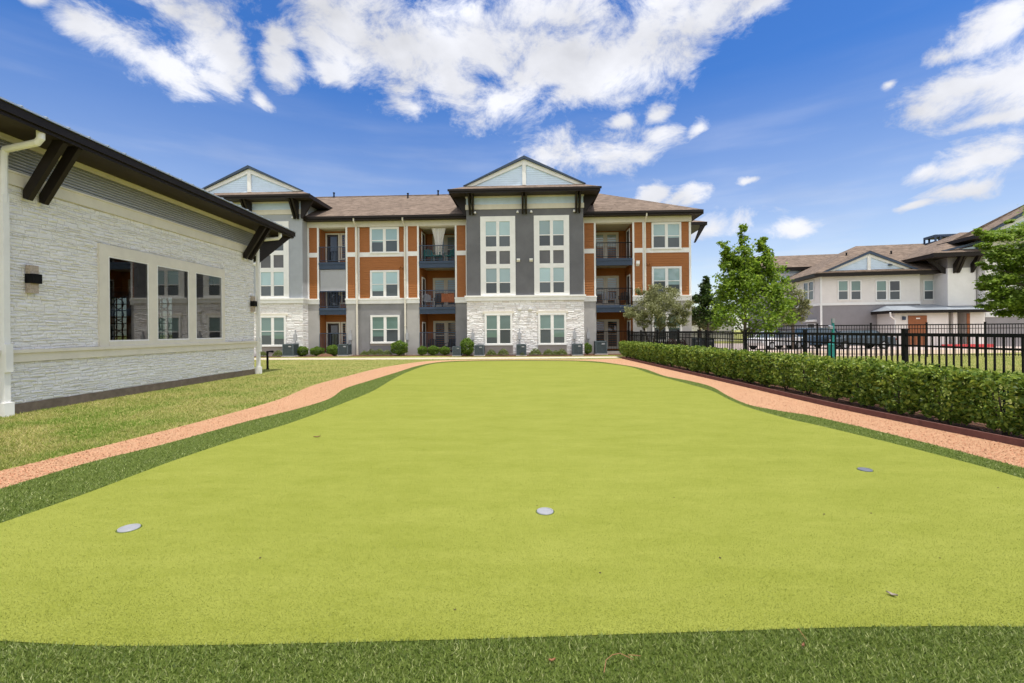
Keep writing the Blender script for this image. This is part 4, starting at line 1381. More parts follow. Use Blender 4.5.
for i, (px, Y, s, lab) in enumerate([(672, 30.3, 1.3, 'reddish purple shrub behind the fence under the olive tree'), (681, 30.6, 1.25, 'reddish purple shrub behind the fence beside the pair of air conditioners')]):
    r = empty('purple_shrub', (at(px, 340, Y)[0], Y, 0)); tag(r, lab, 'shrub', 'purple shrubs behind the fence')
    ball(900, .4, .4, .5, .5, .1, .06, M['red_leaf'], r); t = MB(); t.tube([(0, 0, 0), (.02, .01, .4)], [.04, .03], 6); t.build('stem', M['twig'], r)
# dark patio table behind the fence
r = empty('patio_table', (at(652, 340, 29.9)[0], 29.9, 0)); tag(r, 'low dark patio table behind the fence in front of the right window bay', 'table')
b = MB(); b.box(-.55, .55, -.35, .35, .66, .72); b.build('tabletop', M['wicker'], r)
for ix in (-1, 1):
    for iy in (-1, 1): l = MB(); l.tube([(ix * .48, iy * .28, 0), (ix * .48, iy * .28, .66)], .03, 6); l.build('leg', M['wicker'], r)

# ================================================================== FENCES
XF = 7.72
fe = empty('metal_fence', (XF, 8.94, 0)); tag(fe, 'black metal picket fence standing directly behind the long hedge', 'fence')
pit = 3.05; ps = [8.94 + pit * k for k in range(-2, 8)]
for y in ps:
    b = MB(); b.box(-.038, .038, y - 8.94 - .038, y - 8.94 + .038, 0, 1.56); b.prism([(-.045, y - 8.94 - .045, 1.56), (.045, y - 8.94 - .045, 1.56), (.045, y - 8.94 + .045, 1.56), (-.045, y - 8.94 + .045, 1.56)], (0, 0, .025)); b.build('post', M['black_metal'], fe)
for k in range(len(ps) - 1):
    y0, y1 = ps[k] - 8.94 + .04, ps[k + 1] - 8.94 - .04
    b = MB()
    for z0, z1 in ((1.44, 1.50), (1.24, 1.275), (.14, .175)): b.box(-.02, .02, y0, y1, z0, z1)
    n = 22
    for i in range(1, n):
        y = y0 + (y1 - y0) * i / n; b.box(-.011, .011, y - .011, y + .011, .06, 1.45)
    b.build('picket_panel', M['black_metal'], fe)


def fence_run(name, p0, p1, n, h, label, pick=20):
    r = empty(name, (*p0, 0), math.atan2(p1[1] - p0[1], p1[0] - p0[0])); tag(r, label, 'fence')
    L = math.hypot(p1[0] - p0[0], p1[1] - p0[1]); s = L / n
    for k in range(n + 1):
        b = MB(); b.box(k * s - .035, k * s + .035, -.035, .035, 0, h + .08); b.box(k * s - .045, k * s + .045, -.045, .045, h + .08, h + .1); b.build('post', M['black_metal'], r)
    for k in range(n):
        b = MB(); x0, x1 = k * s + .036, (k + 1) * s - .036
        for z0, z1 in ((h - .06, h), (h - .26, h - .225), (.14, .175)): b.box(x0, x1, -.018, .018, z0, z1)
        for i in range(1, pick):
            x = x0 + (x1 - x0) * i / pick; b.box(x - .0095, x + .0095, -.0095, .0095, .06, h - .05)
        b.build('picket_panel', M['black_metal'], r)


fence_run('metal_fence', (at(766, 331, 26.5)[0], 26.5), (30.5, 23.2), 6, 1.80, 'tall black metal fence crossing the lawn in front of the right hand house')
fence_run('metal_fence', (XF + .06, 30.3), (at(766, 331, 26.5)[0] - .1, 30.3), 3, 1.5, 'short far run of black metal fence behind the hedge end and small trees')

# ================================================================== HEDGE
hedge = empty('hedge', (7.0, 16, 0)); tag(hedge, 'long clipped green hedge running along the red gravel path and black fence', 'hedge')
vs = []
y = 5.0; k = 0
while y < 26.6:
    cx = 7.44 - .03 * y; r = .60
    n = int(3300 if y < 10 else 2500 if y < 17 else 1900)
    # superellipsoid shell
    d = rng.uniform(-1, 1, size=(n, 3))
    q = rng.integers(0, 3, n); sgn = np.where(rng.uniform(size=n) < .5, -1, 1)
    face = rng.uniform(size=n) < .8
    for ax in range(3):
        mk = face & (q == ax); d[mk, ax] = sgn[mk] * (1 - np.abs(rng.normal(0, .2, mk.sum())))
    rad = (np.abs(d) ** 3.5).sum(1) ** (1 / 3.5); d = d / np.maximum(1, rad)[:, None]
    taper = np.where(d[:, 2] < -.2, 1 - .5 * (-(d[:, 2] + .2) / .8) ** 1.6, 1.0)
    hx, hz = .33 + rng.uniform(-.03, .03), .425 + rng.uniform(-.02, .02)
    ox = rng.uniform(-.03, .03)
    c3 = np.stack([d[:, 0] * hx * taper + cx - 7.0 + ox, d[:, 1] * r * taper + y - 16, d[:, 2] * hz + .52], 1)
    c3 += .03 * np.sin(c3[:, [1, 2, 0]] * 9 + k) + .035 * np.sin(c3[:, [2, 0, 1]] * 31 + 2 * k) * np.sin(c3[:, [1, 2, 0]] * 23 + k) + rng.normal(0, .016, c3.shape)
    s = .056 if y < 12 else .066
    vs.append(leaf_verts(c3, s * 1.35, s * .85, .1))
    stems = MB(); a0 = rng.uniform(0, 6.28)
    for j in range(3):
        a = a0 + j * 2.1; stems.tube([(cx - 7 + .01 * math.cos(a), y - 16 + .01 * math.sin(a), 0), (cx - 7 + .1 * math.cos(a), y - 16 + .14 * math.sin(a), .3), (cx - 7 + .16 * math.cos(a), y - 16 + .26 * math.sin(a), .7)], [.018, .014, .007], 5)
    stems.build('stem', M['twig'], hedge)
    y += .86 * rng.uniform(.92, 1.08); k += 1
mesh_np('foliage', np.concatenate(vs), 4, M['hedge_leaf'], hedge)

# ================================================================== TREES
M['sweet_leaf'] = island_mat('bright_tree_leaves', [(0.075, 0.145, 0.014), (0.17, 0.275, 0.026), (0.31, 0.42, 0.05), (0.12, 0.205, 0.02)], 0.45, 0.5, spec=0.3)
M['dark_tree_leaf'] = island_mat('dark_tree_leaves', [(0.030, 0.065, 0.012), (0.055, 0.10, 0.02), (0.09, 0.145, 0.03)], 0.45, 0.3)
M['olive_leaf'] = island_mat('olive_tree_leaves', [(0.16, 0.18, 0.07), (0.26, 0.275, 0.115), (0.35, 0.35, 0.165), (0.12, 0.14, 0.05)], 0.5, 0.3)
M['elm_leaf'] = island_mat('near_tree_leaves', [(0.09, 0.16, 0.018), (0.17, 0.27, 0.032), (0.29, 0.39, 0.06), (0.12, 0.20, 0.024)], 0.45, 0.5)


def tree(name, label, base, clumps, n, L, W, leafm, trunk_r, fork_z, group=None, flat=.35, squash=.85, sub=5, trunks=1, lean=0.0, spread=.27):
    """clumps: world (x,y,z,r); leaves sit in small sub-clusters inside every clump so light and dark tufts form"""
    bx, by = base
    root = empty(name, (bx, by, 0)); tag(root, label, 'tree', group)
    C_ = np.array(clumps); wgt = C_[:, 3] ** 1.45; wgt = wgt / wgt.sum()
    cents = []; t = MB(); tw = t
    top = C_[:, 2].max()
    heads = []
    for q in range(trunks):
        a = q * 2.4; r0 = trunk_r * (1 if trunks == 1 else .75)
        ex, ey = (bx + .45 * math.cos(a), by + .45 * math.sin(a)) if trunks > 1 else (bx + lean * .5, by)
        heads.append((ex, ey))
        pts = [(.06 * math.cos(a) if trunks > 1 else 0, .06 * math.sin(a) if trunks > 1 else 0, 0)]
        pts += [((ex - bx) * .45 + .03, (ey - by) * .45, fork_z * .5), (ex - bx, ey - by, fork_z)]
        if trunks == 1: pts += [(ex - bx + .03, .02, (fork_z + top) / 2), (ex - bx, 0, top * .93)]
        rr = [r0 * 1.25, r0, r0 * .82] + ([r0 * .5, r0 * .12] if trunks == 1 else [])
        t.tube(pts, rr, 9)
    for (cx, cy, cz, r), w in zip(clumps, wgt):
        ex, ey = min(heads, key=lambda h: (h[0] - cx) ** 2 + (h[1] - cy) ** 2)
        z0 = fork_z if trunks > 1 else max(fork_z * .9, min(cz - .35 * math.hypot(cx - ex, cy - ey) - .3, top * .85))
        z0 = min(z0, max(fork_z * .8, cz - .1))
        p0 = Vector((ex - bx, ey - by, z0)); p1 = Vector((cx - bx, cy - by, cz)); mdl = p0.lerp(p1, .5) + Vector((0, 0, .12 * (p1 - p0).length))
        rb = trunk_r * (.42 if trunks == 1 else .5) * max(.16, min(1, 1.25 - 1.15 * cz / top))
        t.tube([p0, mdl, p1], [rb, rb * .6, rb * .22], 6)
        k = max(3, int(sub * (r / .6) ** 2) + 3)
        nl = max(24, int(n * w))
        sd = rng.normal(size=(k, 3)); sd /= np.linalg.norm(sd, axis=1)[:, None]
        sc_ = sd * (r * rng.uniform(.35, 1.0, (k, 1))) * np.array([1, 1, squash])
        for s_ in sc_[: min(k, 9)]:
            tw.tube([p1, p1 + Vector(s_)], [rb * .2, rb * .06], 4)
        pick = rng.integers(0, k, nl)
        off = rng.normal(size=(nl, 3)) * (r * spread) * np.array([1, 1, .75 if spread < .3 else .45])
        cents.append(np.array([cx - bx, cy - by, cz]) + sc_[pick] + off)
    c3 = np.concatenate(cents); c3 = c3[c3[:, 2] > .3]
    t.build('trunk', M['bark'], root, True)
    mesh_np('crown', leaf_verts(c3, L, W, flat), 4, leafm, root)
    return root


def cl(lst, Y, dep):
    out = []
    for (px, py, rp) in lst:
        y = Y + rng.uniform(-dep, dep) * (rp / 25)
        x, _, z = at(px, py, y); out.append((x, y, z, rp * y / FPX))
    return out


Y = 24.0
lst = [(744, 229, 4), (743.5, 239, 6), (744, 251, 8), (746, 264, 10), (748, 279, 14), (747, 294, 18), (744, 308, 18), (748, 320, 17),
       (761, 240, 4), (763, 250, 6), (767, 261, 9), (771, 274, 12), (775, 288, 14), (779, 301, 14), (781, 313, 13), (768, 322, 14), (789, 318, 8), (786, 283, 6),
       (724, 246, 3.5), (726, 256, 5), (728, 268, 7), (726, 281, 9), (724, 294, 12), (722, 307, 13), (724, 319, 13), (734, 262, 7), (757, 300, 18), (735, 300, 16), (755, 270, 12), (737, 280, 10), (790, 300, 7)]
for ldr in ([(744, 226), (743, 240), (745, 256), (747, 272), (748, 292)], [(761, 238), (764, 252), (768, 266), (773, 282), (777, 298)], [(724, 243), (727, 256), (728, 270), (727, 284), (725, 300)], [(752, 262), (756, 275), (760, 290)], [(735, 256), (737, 270), (736, 286)]):
    for (xa, ya), (xb, yb_) in zip(ldr[:-1], ldr[1:]):
        for k in (0, .33, .66):
            yy = ya + (yb_ - ya) * k
            lst.append((xa + (xb - xa) * k + rng.uniform(-2, 2), yy, 2.5 + (yy - 226) * .085 + rng.uniform(0, 1.5)))
tree('bright_green_tree', 'tall bright green tree with several pointed leaders behind the hedge and fence', (at(745, 340, Y)[0], Y), cl(lst, Y, 1.3), 14500, .15, .11, M['sweet_leaf'], .10, 1.3, flat=.2, spread=.29)
Y = 27.5
lst = [(634, 309, 10), (645, 300, 12), (658, 297, 12), (671, 300, 12), (682, 308, 10), (640, 318, 9), (652, 312, 11), (665, 313, 11), (678, 318, 9), (655, 292, 8), (668, 292, 8), (630, 316, 6), (687, 314, 6), (645, 324, 6), (661, 322, 7), (673, 324, 6), (690, 303, 4), (641, 293, 5)]
tree('olive_tree', 'small rounded grey green tree in front of the right orange wing', (at(652, 340, Y)[0], Y), cl(lst, Y, 1.6), 17000, .11, .055, M['olive_leaf'], .085, 1.5, trunks=3, flat=.2)
Y = 36
lst = [(705, 278, 3), (705.5, 281, 3.5), (704.5, 284, 4), (706, 287, 4.5), (704, 290, 5), (705.5, 288, 4.5), (705, 293, 6), (703, 298, 6.5), (708, 299, 6), (703, 304, 8), (707, 315, 10), (699, 312, 9), (716, 305, 9), (720, 296, 7), (714, 318, 11), (697, 298, 5), (726, 312, 9)]
tree('slender_tree', 'darker pointed tree between the apartment house and the bright green tree', (at(708, 340, Y)[0], Y), cl(lst, Y, 1.5), 7000, .19, .13, M['dark_tree_leaf'], .12, 1.6, flat=.2)
lst = [(698, 300, 6), (694, 310, 7), (693, 322, 7), (702, 322, 8), (710, 326, 7)]
tree('spreading_tree', 'low dull green tree touching the right end of the apartment house', (at(700, 340, 39)[0], 39), cl(lst, 39, 1.0), 3500, .2, .13, M['olive_leaf'], .12, 1.5)
Y = 35
lst = [(790, 289, 7), (797, 296, 8), (794, 307, 10), (800, 315, 8), (783, 311, 9), (806, 304, 5), (788, 319, 8)]
tree('shade_tree', 'dull olive green tree standing before the grey end wall of the right hand house', (at(793, 340, Y)[0], Y), cl(lst, Y, 1.3), 5000, .16, .09, M['olive_leaf'], .11, 1.9)
Y = 13.6
lst = [(994, 240, 9), (986, 246, 6), (992, 258, 8), (988, 278, 7), (990, 297, 8), (981, 263, 4), (978, 285, 4), (1000, 292, 12), (1012, 262, 14), (1000, 280, 12), (1014, 305, 13), (1000, 233, 10), (1018, 231, 13), (1036, 226, 17), (986, 235, 6), (976, 231, 4), (1008, 222, 4), (1002, 250, 11), (1020, 254, 17), (1040, 250, 22), (1004, 270, 13), (1022, 278, 18), (996, 285, 9), (985, 289, 5), (1010, 297, 14), (1030, 300, 18),
       (995, 305, 9), (1004, 313, 8), (1020, 311, 10), (985, 306, 5), (1050, 280, 25), (1050, 310, 20), (1060, 235, 25), (1080, 260, 30), (1090, 300, 26), (1085, 225, 24), (1115, 250, 26), (1120, 285, 24), (988, 268, 5), (1060, 206, 18), (980, 300, 3)]
tree('leafy_tree', 'bright green tree with spreading tiered branches at the right edge of the view', (at(1072, 340, Y)[0], Y), cl(lst, Y, 1.5), 37000, .10, .06, M['elm_leaf'], .13, 1.9, flat=.7, squash=.55, sub=9, spread=.32)

# ================================================================== RIGHT HAND HOUSE
HA = Fr(0.0, 47.7, math.atan(0.2))
hA = empty('two_storey_house', (HA.ox, HA.oy, 0), -HA.a)
tag(hA, 'two storey cream and grey house with a blue gable and brown roof beyond the fences', 'building')
hs = lambda px, off=0: HA.S(px, off)
hz = lambda px, py, off=0: HA.F(px, py, off)[1]
M['cream_stucco'] = mat('cream_stucco', (0.74, 0.70, 0.66), 0.9, 0.05, 1.5, 0.003, 50)
M['white_stucco'] = mat('white_stucco', (0.80, 0.78, 0.76), 0.9, 0.05, 1.5, 0.003, 50)
M['mauve_stucco'] = mat('mauve_grey_stucco', (0.27, 0.255, 0.26), 0.95, 0.07, 1.5, 0.003, 50)
M['rust_panel'] = mat('rust_panel', (0.28, 0.10, 0.04), 0.6, 0.12, 3)


def hp(mb, name, m, parent=None, smooth=False):
    return mb.build(name, m, parent or hA, smooth)


a, b = hs(819.5), hs(920)
zb = hz(820, 304.5); ze = hz(820, 277.0)
mb = MB(); mb.box(a, b, 0, 12, 0, zb - .1); hp(mb, 'lower_wall', M['mauve_stucco'])
mb = MB(); mb.box(a, b, -.02, 12.0, zb, ze); hp(mb, 'upper_wall', M['cream_stucco'])
mb = MB(); mb.box(a - .05, b + .03, -.07, 12.05, zb - .1, zb + .12); hp(mb, 'belt_course', M['white_trim'])
mb = MB(); mb.box(b, hs(947), .55, 12, 0, ze); hp(mb, 'recessed_wall', M['cream_stucco'])


def hwin(x0, x1, y0, y1, off, axis='s', up='glass_upper'):
    s0, s1 = hs(x0, off), hs(x1, off); z1 = hz((x0 + x1) / 2, y0, off); z0 = hz((x0 + x1) / 2, y1, off)
    f = MB(); t = .10
    f.box(s0 - t, s1 + t, off - .05, off, z1, z1 + t); f.box(s0 - t, s1 + t, off - .07, off, z0 - t, z0); f.box(s0 - t, s0, off - .05, off, z0, z1); f.box(s1, s1 + t, off - .05, off, z0, z1)
    zm = z0 + (z1 - z0) * .46; f.box(s0, s1, off - .04, off, zm - .035, zm + .035)
    fr = hp(f, 'window', M['white_trim'])
    g = MB(); g.quad((s0, off - .012, zm), (s1, off - .012, zm), (s1, off - .012, z1), (s0, off - .012, z1)); g.cur = 1; g.quad((s0, off - .01, z0), (s1, off - .01, z0), (s1, off - .01, zm), (s0, off - .01, zm))
    hp(g, 'pane', [M[up], M['glass_lower']], fr)


for x0, x1, up in ((838.8, 847.6, 'glass_teal'), (851.4, 860.4, 'glass_teal'), (876.8, 886, 'glass_teal'), (890, 899.6, 'glass_dark')):
    hwin(x0, x1, 281.2, 299.3, -.02, up=up)
hwin(924.5, 933, 281, 299, .55, up='glass_upper')
# side windows on the left return
for y0, y1 in ((1.1, 2.0), (2.25, 3.15)):
    z0, z1 = zb + .55, zb + 2.25
    f = MB(); x = a - .02
    f.box(x - .05, x, y0 - .09, y1 + .09, z1, z1 + .09); f.box(x - .06, x, y0 - .09, y1 + .09, z0 - .09, z0); f.box(x - .05, x, y0 - .09, y0, z0, z1); f.box(x - .05, x, y1, y1 + .09, z0, z1); f.box(x - .04, x, y0, y1, (z0 + z1) / 2 - .03, (z0 + z1) / 2 + .03)
    fr = hp(f, 'window', M['white_trim']); g = MB(); g.quad((x - .012, y0, z0), (x - .012, y1, z0), (x - .012, y1, z1), (x - .012, y0, z1)); hp(g, 'pane', M['glass_dark'], fr)
OV = .6
mb = MB(); mb.box(a - OV, hs(940), -OV, 12.5, ze, ze + .05); hp(mb, 'soffit', M['soffit'])
mb = MB(); mb.box(a - OV - .06, hs(940), -OV - .06, -OV, ze - .02, ze + .26); mb.box(a - OV - .06, a - OV, -OV, 12.5, ze - .02, ze + .26); hp(mb, 'fascia', M['dark_brown'])
zt = ze + .27
R = 7.2; pk = .5
mb = MB(); e0, e1 = a - OV - .1, hs(1010)
mb.poly([(e0, -OV - .1, zt), (e1, -OV - .1, zt), (e1, R, zt + R * pk), (e0 + R, R, zt + R * pk)]); mb.poly([(e0, -OV - .1, zt), (e0 + R, R, zt + R * pk), (e0, 2 * R, zt)]); mb.poly([(e0 + R, R, zt + R * pk), (e1, R, zt + R * pk), (e1, 2 * R, zt), (e0, 2 * R, zt)])
hroof = hp(mb, 'roof', M['shingle'])
for px in (848, 893):
    s = hs(px, 4); mb = MB(); mb.lathe([(.07, 0), (.07, .4), (.12, .42), (.001, .5)], 8, (s, 4.2, zt + 4.2 * pk - .05)); hp(mb, 'roof_vent_pipe', M['black_metal'], hroof)
# front gable
gs, zp = HA.F(869, 252.5, -.1); g0, g1 = hs(824, -.1), hs(915.5, -.1); hwid = (g1 - g0) / 2; gs = (g0 + g1) / 2; zg = zt + .12
sl = (zp - zg) / hwid
mb = MB(); z = zg
while z < zp - .1:
    z2 = min(z + .15, zp - .04); h0, h1 = (zp - z) / sl, (zp - z2) / sl
    mb.quad((gs - h0, -.12, z), (gs + h0, -.12, z), (gs + h1, -.105, z2), (gs - h1, -.105, z2)); z = z2
gb = hp(mb, 'gable', M['blue_siding'])
mb = MB()
for q in (-1, 1): mb.prism([(gs, -.2, zp - .1), (gs + q * hwid, -.2, zg), (gs + q * (hwid - .6), -.2, zg), (gs, -.2, zp - .38)], (0, .07, 0))
mb.box(gs - .13, gs + .13, -.21, -.125, zg, zp - .3); hp(mb, 'gable_trim', M['white_trim'], gb)
mb = MB()
for q in (-1, 1): mb.prism([(gs, -.36, zp + .12), (gs + q * (hwid + .5), -.36, zg - .1), (gs + q * (hwid + .1), -.36, zg - .1), (gs, -.36, zp - .12)], (0, .2, 0))
hp(mb, 'rake_board', M['navy'], gb)
mb = MB()
for q in (-1, 1): mb.poly([(gs, -.37, zp + .13), (gs + q * (hwid + .5), -.37, zg - .1), (gs + q * (hwid + .5), 1.2, zg - .1), (gs, 8, zp + .13)])
hp(mb, 'gable_roof', M['shingle'], gb)
mb = MB(); s, z = HA.F(889.5, 270, -.1); mb.lathe([(.001, 0), (.16, 0), (.16, .1), (.001, .1)], 12, (s, -.2, zg + .45)); hp(mb, 'gable_vent', M['navy'], gb)
mb = MB(); mb.box(g0 - .8, g1 + .9, -OV - .08, -.05, zt, zt + .09); hp(mb, 'gable_skirt', M['shingle'], gb)
# downspouts
for px, off, z0, z1 in ((820.8, -.02, .1, ze + .05), (940, .55, zb + .2, ze)):
    s = hs(px, off); mb = MB(); mb.box(s - .07, s + .07, off - .14, off - .02, z0, z1); mb.tube([(s, off - .08, z1), (s - .5, -OV, z1 + .25)], .07, 8); hp(mb, 'downspout', M['white_trim'])
# lower door and lamp on the left return
mb = MB(); mb.box(a - .04, a, .8, 2.6, 0, 2.1); mb.box(a - .3, a, .5, 2.8, 2.25, 2.45); hp(mb, 'side_door', M['white_trim'])
mb = MB(); mb.box(a - .055, a - .04, 1.0, 2.4, 0, 2.05); hp(mb, 'door_leaf', M['door_dark'])
# rear left wing
w0, w1 = hs(770, 9), hs(842, 9); zr = hz(800, 270.5, 9)
mb = MB(); mb.box(w0, w1, 9, 17, 0, zr - 3.0); hp(mb, 'rear_wall', M['mauve_stucco'])
mb = MB(); mb.box(w0, w1, 9.02, 17, zr - 2.2, zr); hp(mb, 'rear_frieze', M['blue_siding'])
mb = MB(); mb.box(w0 - .1, w1, 8.9, 17, zr - 3.0, zr - 2.2); hp(mb, 'rear_band', M['mauve_stucco'])
mb = MB(); mb.box(w0 - .2, w1, 8.95, 9.0, zr - .55, zr - .3); hp(mb, 'rear_trim', M['white_trim'])
mb = MB(); mb.box(w0 - .8, w1, 8.3, 17, zr, zr + .3); hp(mb, 'rear_fascia', M['dark_brown'])
mb = MB(); mb.poly([(w0 - .9, 8.2, zr + .31), (w1 + 2, 8.2, zr + .31), (w1 + 2, 11.8, zr + 2.1), (w0 - .9, 11.8, zr + 2.1)]); mb.poly([(w0 - .9, 15.5, zr + .31), (w1 + 2, 15.5, zr + .31), (w1 + 2, 11.8, zr + 2.1), (w0 - .9, 11.8, zr + 2.1)]); hp(mb, 'rear_roof', M['shingle'])
# porch
p0, p1 = hs(894.5, -2.5), hs(985, -2.5); zc = hz(940, 312.5, -3); pz = hz(940, 309, -3)
mb = MB(); mb.box(p0, hs(948.5, -2.5), -2.5, -.01, 0, zc); mb.box(hs(970, -2.5), p1, -2.5, -.01, 0, zc); mb.box(hs(948.5, -2.5), hs(970, -2.5), -.8, -.01, 0, zc); mb.box(hs(953.5, -2.5), hs(957.5, -2.5), -2.48, -2.2, 0, zc); hp(mb, 'porch_wall', M['cream_stucco'])
mb = MB(); mb.box(p0 - .5, p1, -3.06, -3.0, zc - .02, zc + .22); mb.box(p0 - .5, p0 - .44, -3.0, 0, zc - .02, zc + .22); mb.box(p0 - .44, p1, -3.0, 0, zc, zc + .03); hp(mb, 'porch_fascia', M['dark_brown'])
mb = MB(); mb.poly([(p0 - .55, -3.12, zc + .23), (p1, -3.12, zc + .23), (p1, .5, zc + .85), (p0 + .8, .5, zc + .85)]); mb.poly([(p0 - .55, -3.12, zc + .23), (p0 + .8, .5, zc + .85), (p0 - .55, 0, zc + .23)])
pr = hp(mb, 'porch_roof', M['metal_roof'])
mb = MB(); s0, s1 = hs(908, -2.5), hs(926.5, -2.5); mb.box(s0, s1, -2.56, -2.502, 0, hz(917, 315.5, -2.5)); gd = hp(mb, 'garage_door', M['rust_panel'])
mb = MB(); mb.box(hs(915.5, -2.5), hs(919.5, -2.5), -2.575, -2.562, hz(917, 319.0, -2.5), hz(917, 317.8, -2.5)); hp(mb, 'name_plate', M['white_trim'], gd)
mb = MB(); mb.box(hs(959, -.8), hs(963.5, -.8), -.86, -.805, 0, 2.25); fd = hp(mb, 'front_door', M['black_metal'])
mb = MB(); mb.box(hs(966.5, -2.5), hs(969.4, -2.5), -2.56, -2.502, 0, zc - .1); hp(mb, 'porch_post', M['rust_panel'])
mb = MB(); mb.box(hs(902, -2.5), hs(904.4, -2.5), -2.7, -2.502, hz(903, 320, -2.5), hz(903, 316.5, -2.5)); hp(mb, 'wall_lamp', M['navy'])
mb = MB(); s = hs(893, -2.5); mb.tube([(s - .5, -3.05, zc + .05), (s - .45, -3.0, zc - .25), (s + .1, -2.6, zc - .55), (s + .15, -2.55, .1)], .06, 8); hp(mb, 'downspout', M['white_trim'])
# corner tower
t0, t1 = hs(948, -1.2), hs(976, -1.2); te = hz(950, 256, -2.2)
mb = MB(); mb.box(t0, t1, -1.2, 6, zc + .6, te - .9); hp(mb, 'tower_wall', M['white_stucco'])
mb = MB(); mb.box(t0 + .02, t1 - .02, -1.18, 6, te - .9, te); mb.box(t1, t1 + 3, -.6, 6, zc, te - .2); hp(mb, 'tower_frieze', M['mauve_stucco'])
mb = MB(); mb.box(t0 - 1.6, t1 + 3, -2.2, 6, te, te + .06); hp(mb, 'tower_soffit', M['soffit'])
mb = MB(); mb.box(t0 - 1.6, t1 + 3, -2.26, -2.2, te - .04, te + .28); mb.box(t0 - 1.66, t0 - 1.6, -2.26, 6, te - .04, te + .28); hp(mb, 'tower_fascia', M['dark_brown'])
mb = MB(); q = t0 - 1.7; zt2 = te + .29
mb.poly([(q, -2.3, zt2), (t1 + 3, -2.3, zt2), (t1 + 3, 3.2, zt2 + 2.6), (q + 5.5, 3.2, zt2 + 2.6)]); mb.poly([(q, -2.3, zt2), (q + 5.5, 3.2, zt2 + 2.6), (q, 8.7, zt2)]); trf = hp(mb, 'tower_roof', M['shingle'])
g0, g1 = hs(954, -2), hs(992, -2); gz = zt2 + .18; gp = hz(985, 241, -1.5); gx = g1
mb = MB(); mb.prism([(g0, -1.6, gz), (g1 + 4, -1.6, gz), (g1 + 1, -1.6, gp)], (0, .05, 0)); tg = hp(mb, 'tower_gable', M['blue_siding'], trf)
mb = MB(); mb.prism([(g0 - .5, -1.9, gz), (g1 + 1, -1.9, gp + .1), (g1 + 1, -1.9, gp + .38), (g0 - .8, -1.9, gz + .05)], (0, .3, 0)); mb.box(hs(977, -1.7), hs(979, -1.7), -1.7, -1.605, gz, gz + 1.6); hp(mb, 'gable_trim', M['navy'], trf)
for px, dx in ((938.5, -1), (953.5, 0), (957, 0), (971, 0)):
    s = hs(px + 1, -1.2); mb = MB()
    if dx: mb.prism([(t0, -1.0, te - 1.35), (t0 - .15, -1.0, te - 1.3), (t0 - 1.5, -1.0, te), (t0 - 1.1, -1.0, te), (t0, -1.0, te - .9)], (0, .16, 0))
    else: mb.prism([(s - .09, -1.2, te - 1.35), (s - .09, -1.35, te - 1.3), (s - .09, -2.15, te), (s - .09, -1.8, te), (s - .09, -1.2, te - .6)], (.18, 0, 0))
    hp(mb, 'eave_bracket', M['dark_brown'])
# chimney cap on the ridge
s0, s1 = hs(931.5, 6), hs(953, 6); zc0 = hz(942, 242.5, 6); zc1 = hz(942, 235.3, 6)
mb = MB(); mb.box(s0 + .1, s1 - .1, 5.5, 7, zc0 - 2.0, zc0); ch = hp(mb, 'chimney', M['cream_stucco'])
mb = MB(); mb.box(s0, s1, 5.4, 7.1, zc1 - .22, zc1); mb.box(s0, s1, 5.4, 7.1, zc0, zc0 + .1)
for x in (s0, s0 + .42, s1 - .54, s1 - .12):
    for y in (5.4, 6.98): mb.box(x, x + .12, y, y + .12, zc0 + .1, zc1 - .22)
hp(mb, 'chimney_cap', M['navy'], ch)

# gabled pavilion of the same house at the right edge of the view
po = -1.9
x0, ze = hs(985.5, po), hz(988, 237.5, po - .9)
zm = hz(1000, 317, po)
mb = MB(); mb.box(x0, x0 + 12, po, 6, 0, zm); hp(mb, 'lower_wall', M['mauve_stucco'])
mb = MB(); mb.box(x0, x0 + 12, po - .02, 6, zm + .14, ze); hp(mb, 'upper_wall', M['white_stucco'])
mb = MB(); mb.box(x0 - .04, x0 + 12, po - .06, 6, zm, zm + .14); hp(mb, 'belt_course', M['white_trim'])
mb = MB(); mb.box(x0 - 1.3, x0 + 13.2, po - 1.0, 1.5, ze, ze + .05); hp(mb, 'pavilion_soffit', M['soffit'])
mb = MB(); mb.box(x0 - 1.36, x0 + 13.2, po - 1.06, po - 1.0, ze - .03, ze + .25); mb.box(x0 - 1.36, x0 - 1.3, po - 1.0, 1.5, ze - .03, ze + .25); hp(mb, 'pavilion_fascia', M['dark_brown'])
xc = x0 + 6; slb = .55; zA = ze + .26; hw_ = 6.0; zpB = zA + .35 + hw_ * slb
mb = MB(); z = zA + .3
while z < zpB - .1:
    z2 = min(z + .16, zpB); h0, h1 = (zpB - z) / slb, (zpB - z2) / slb
    mb.quad((xc - h0, po - .1, z), (xc + h0, po - .1, z), (xc + h1, po - .08, z2), (xc - h1, po - .08, z2)); z = z2
gb = hp(mb, 'gable', M['blue_siding'])
mb = MB()
for q in (-1, 1): mb.prism([(xc, po - .2, zpB), (xc + q * hw_, po - .2, zA + .35), (xc + q * (hw_ - 1.0), po - .2, zA + .35), (xc, po - .2, zpB - .55)], (0, .08, 0))
hp(mb, 'gable_trim', M['white_trim'], gb)
mb = MB()
for q in (-1, 1): mb.prism([(xc, po - .6, zpB + .32), (xc + q * (hw_ + .75), po - .6, zA - .0), (xc + q * (hw_ + .3), po - .6, zA - .0), (xc, po - .6, zpB + .02)], (0, .3, 0))
hp(mb, 'rake_board', M['navy'], gb)
mb = MB()
for q in (-1, 1): mb.poly([(xc, po - .62, zpB + .34), (xc + q * (hw_ + .8), po - .62, zA), (xc + q * (hw_ + .8), po + 1.4, zA), (xc, po + 1.4, zpB + .34)])
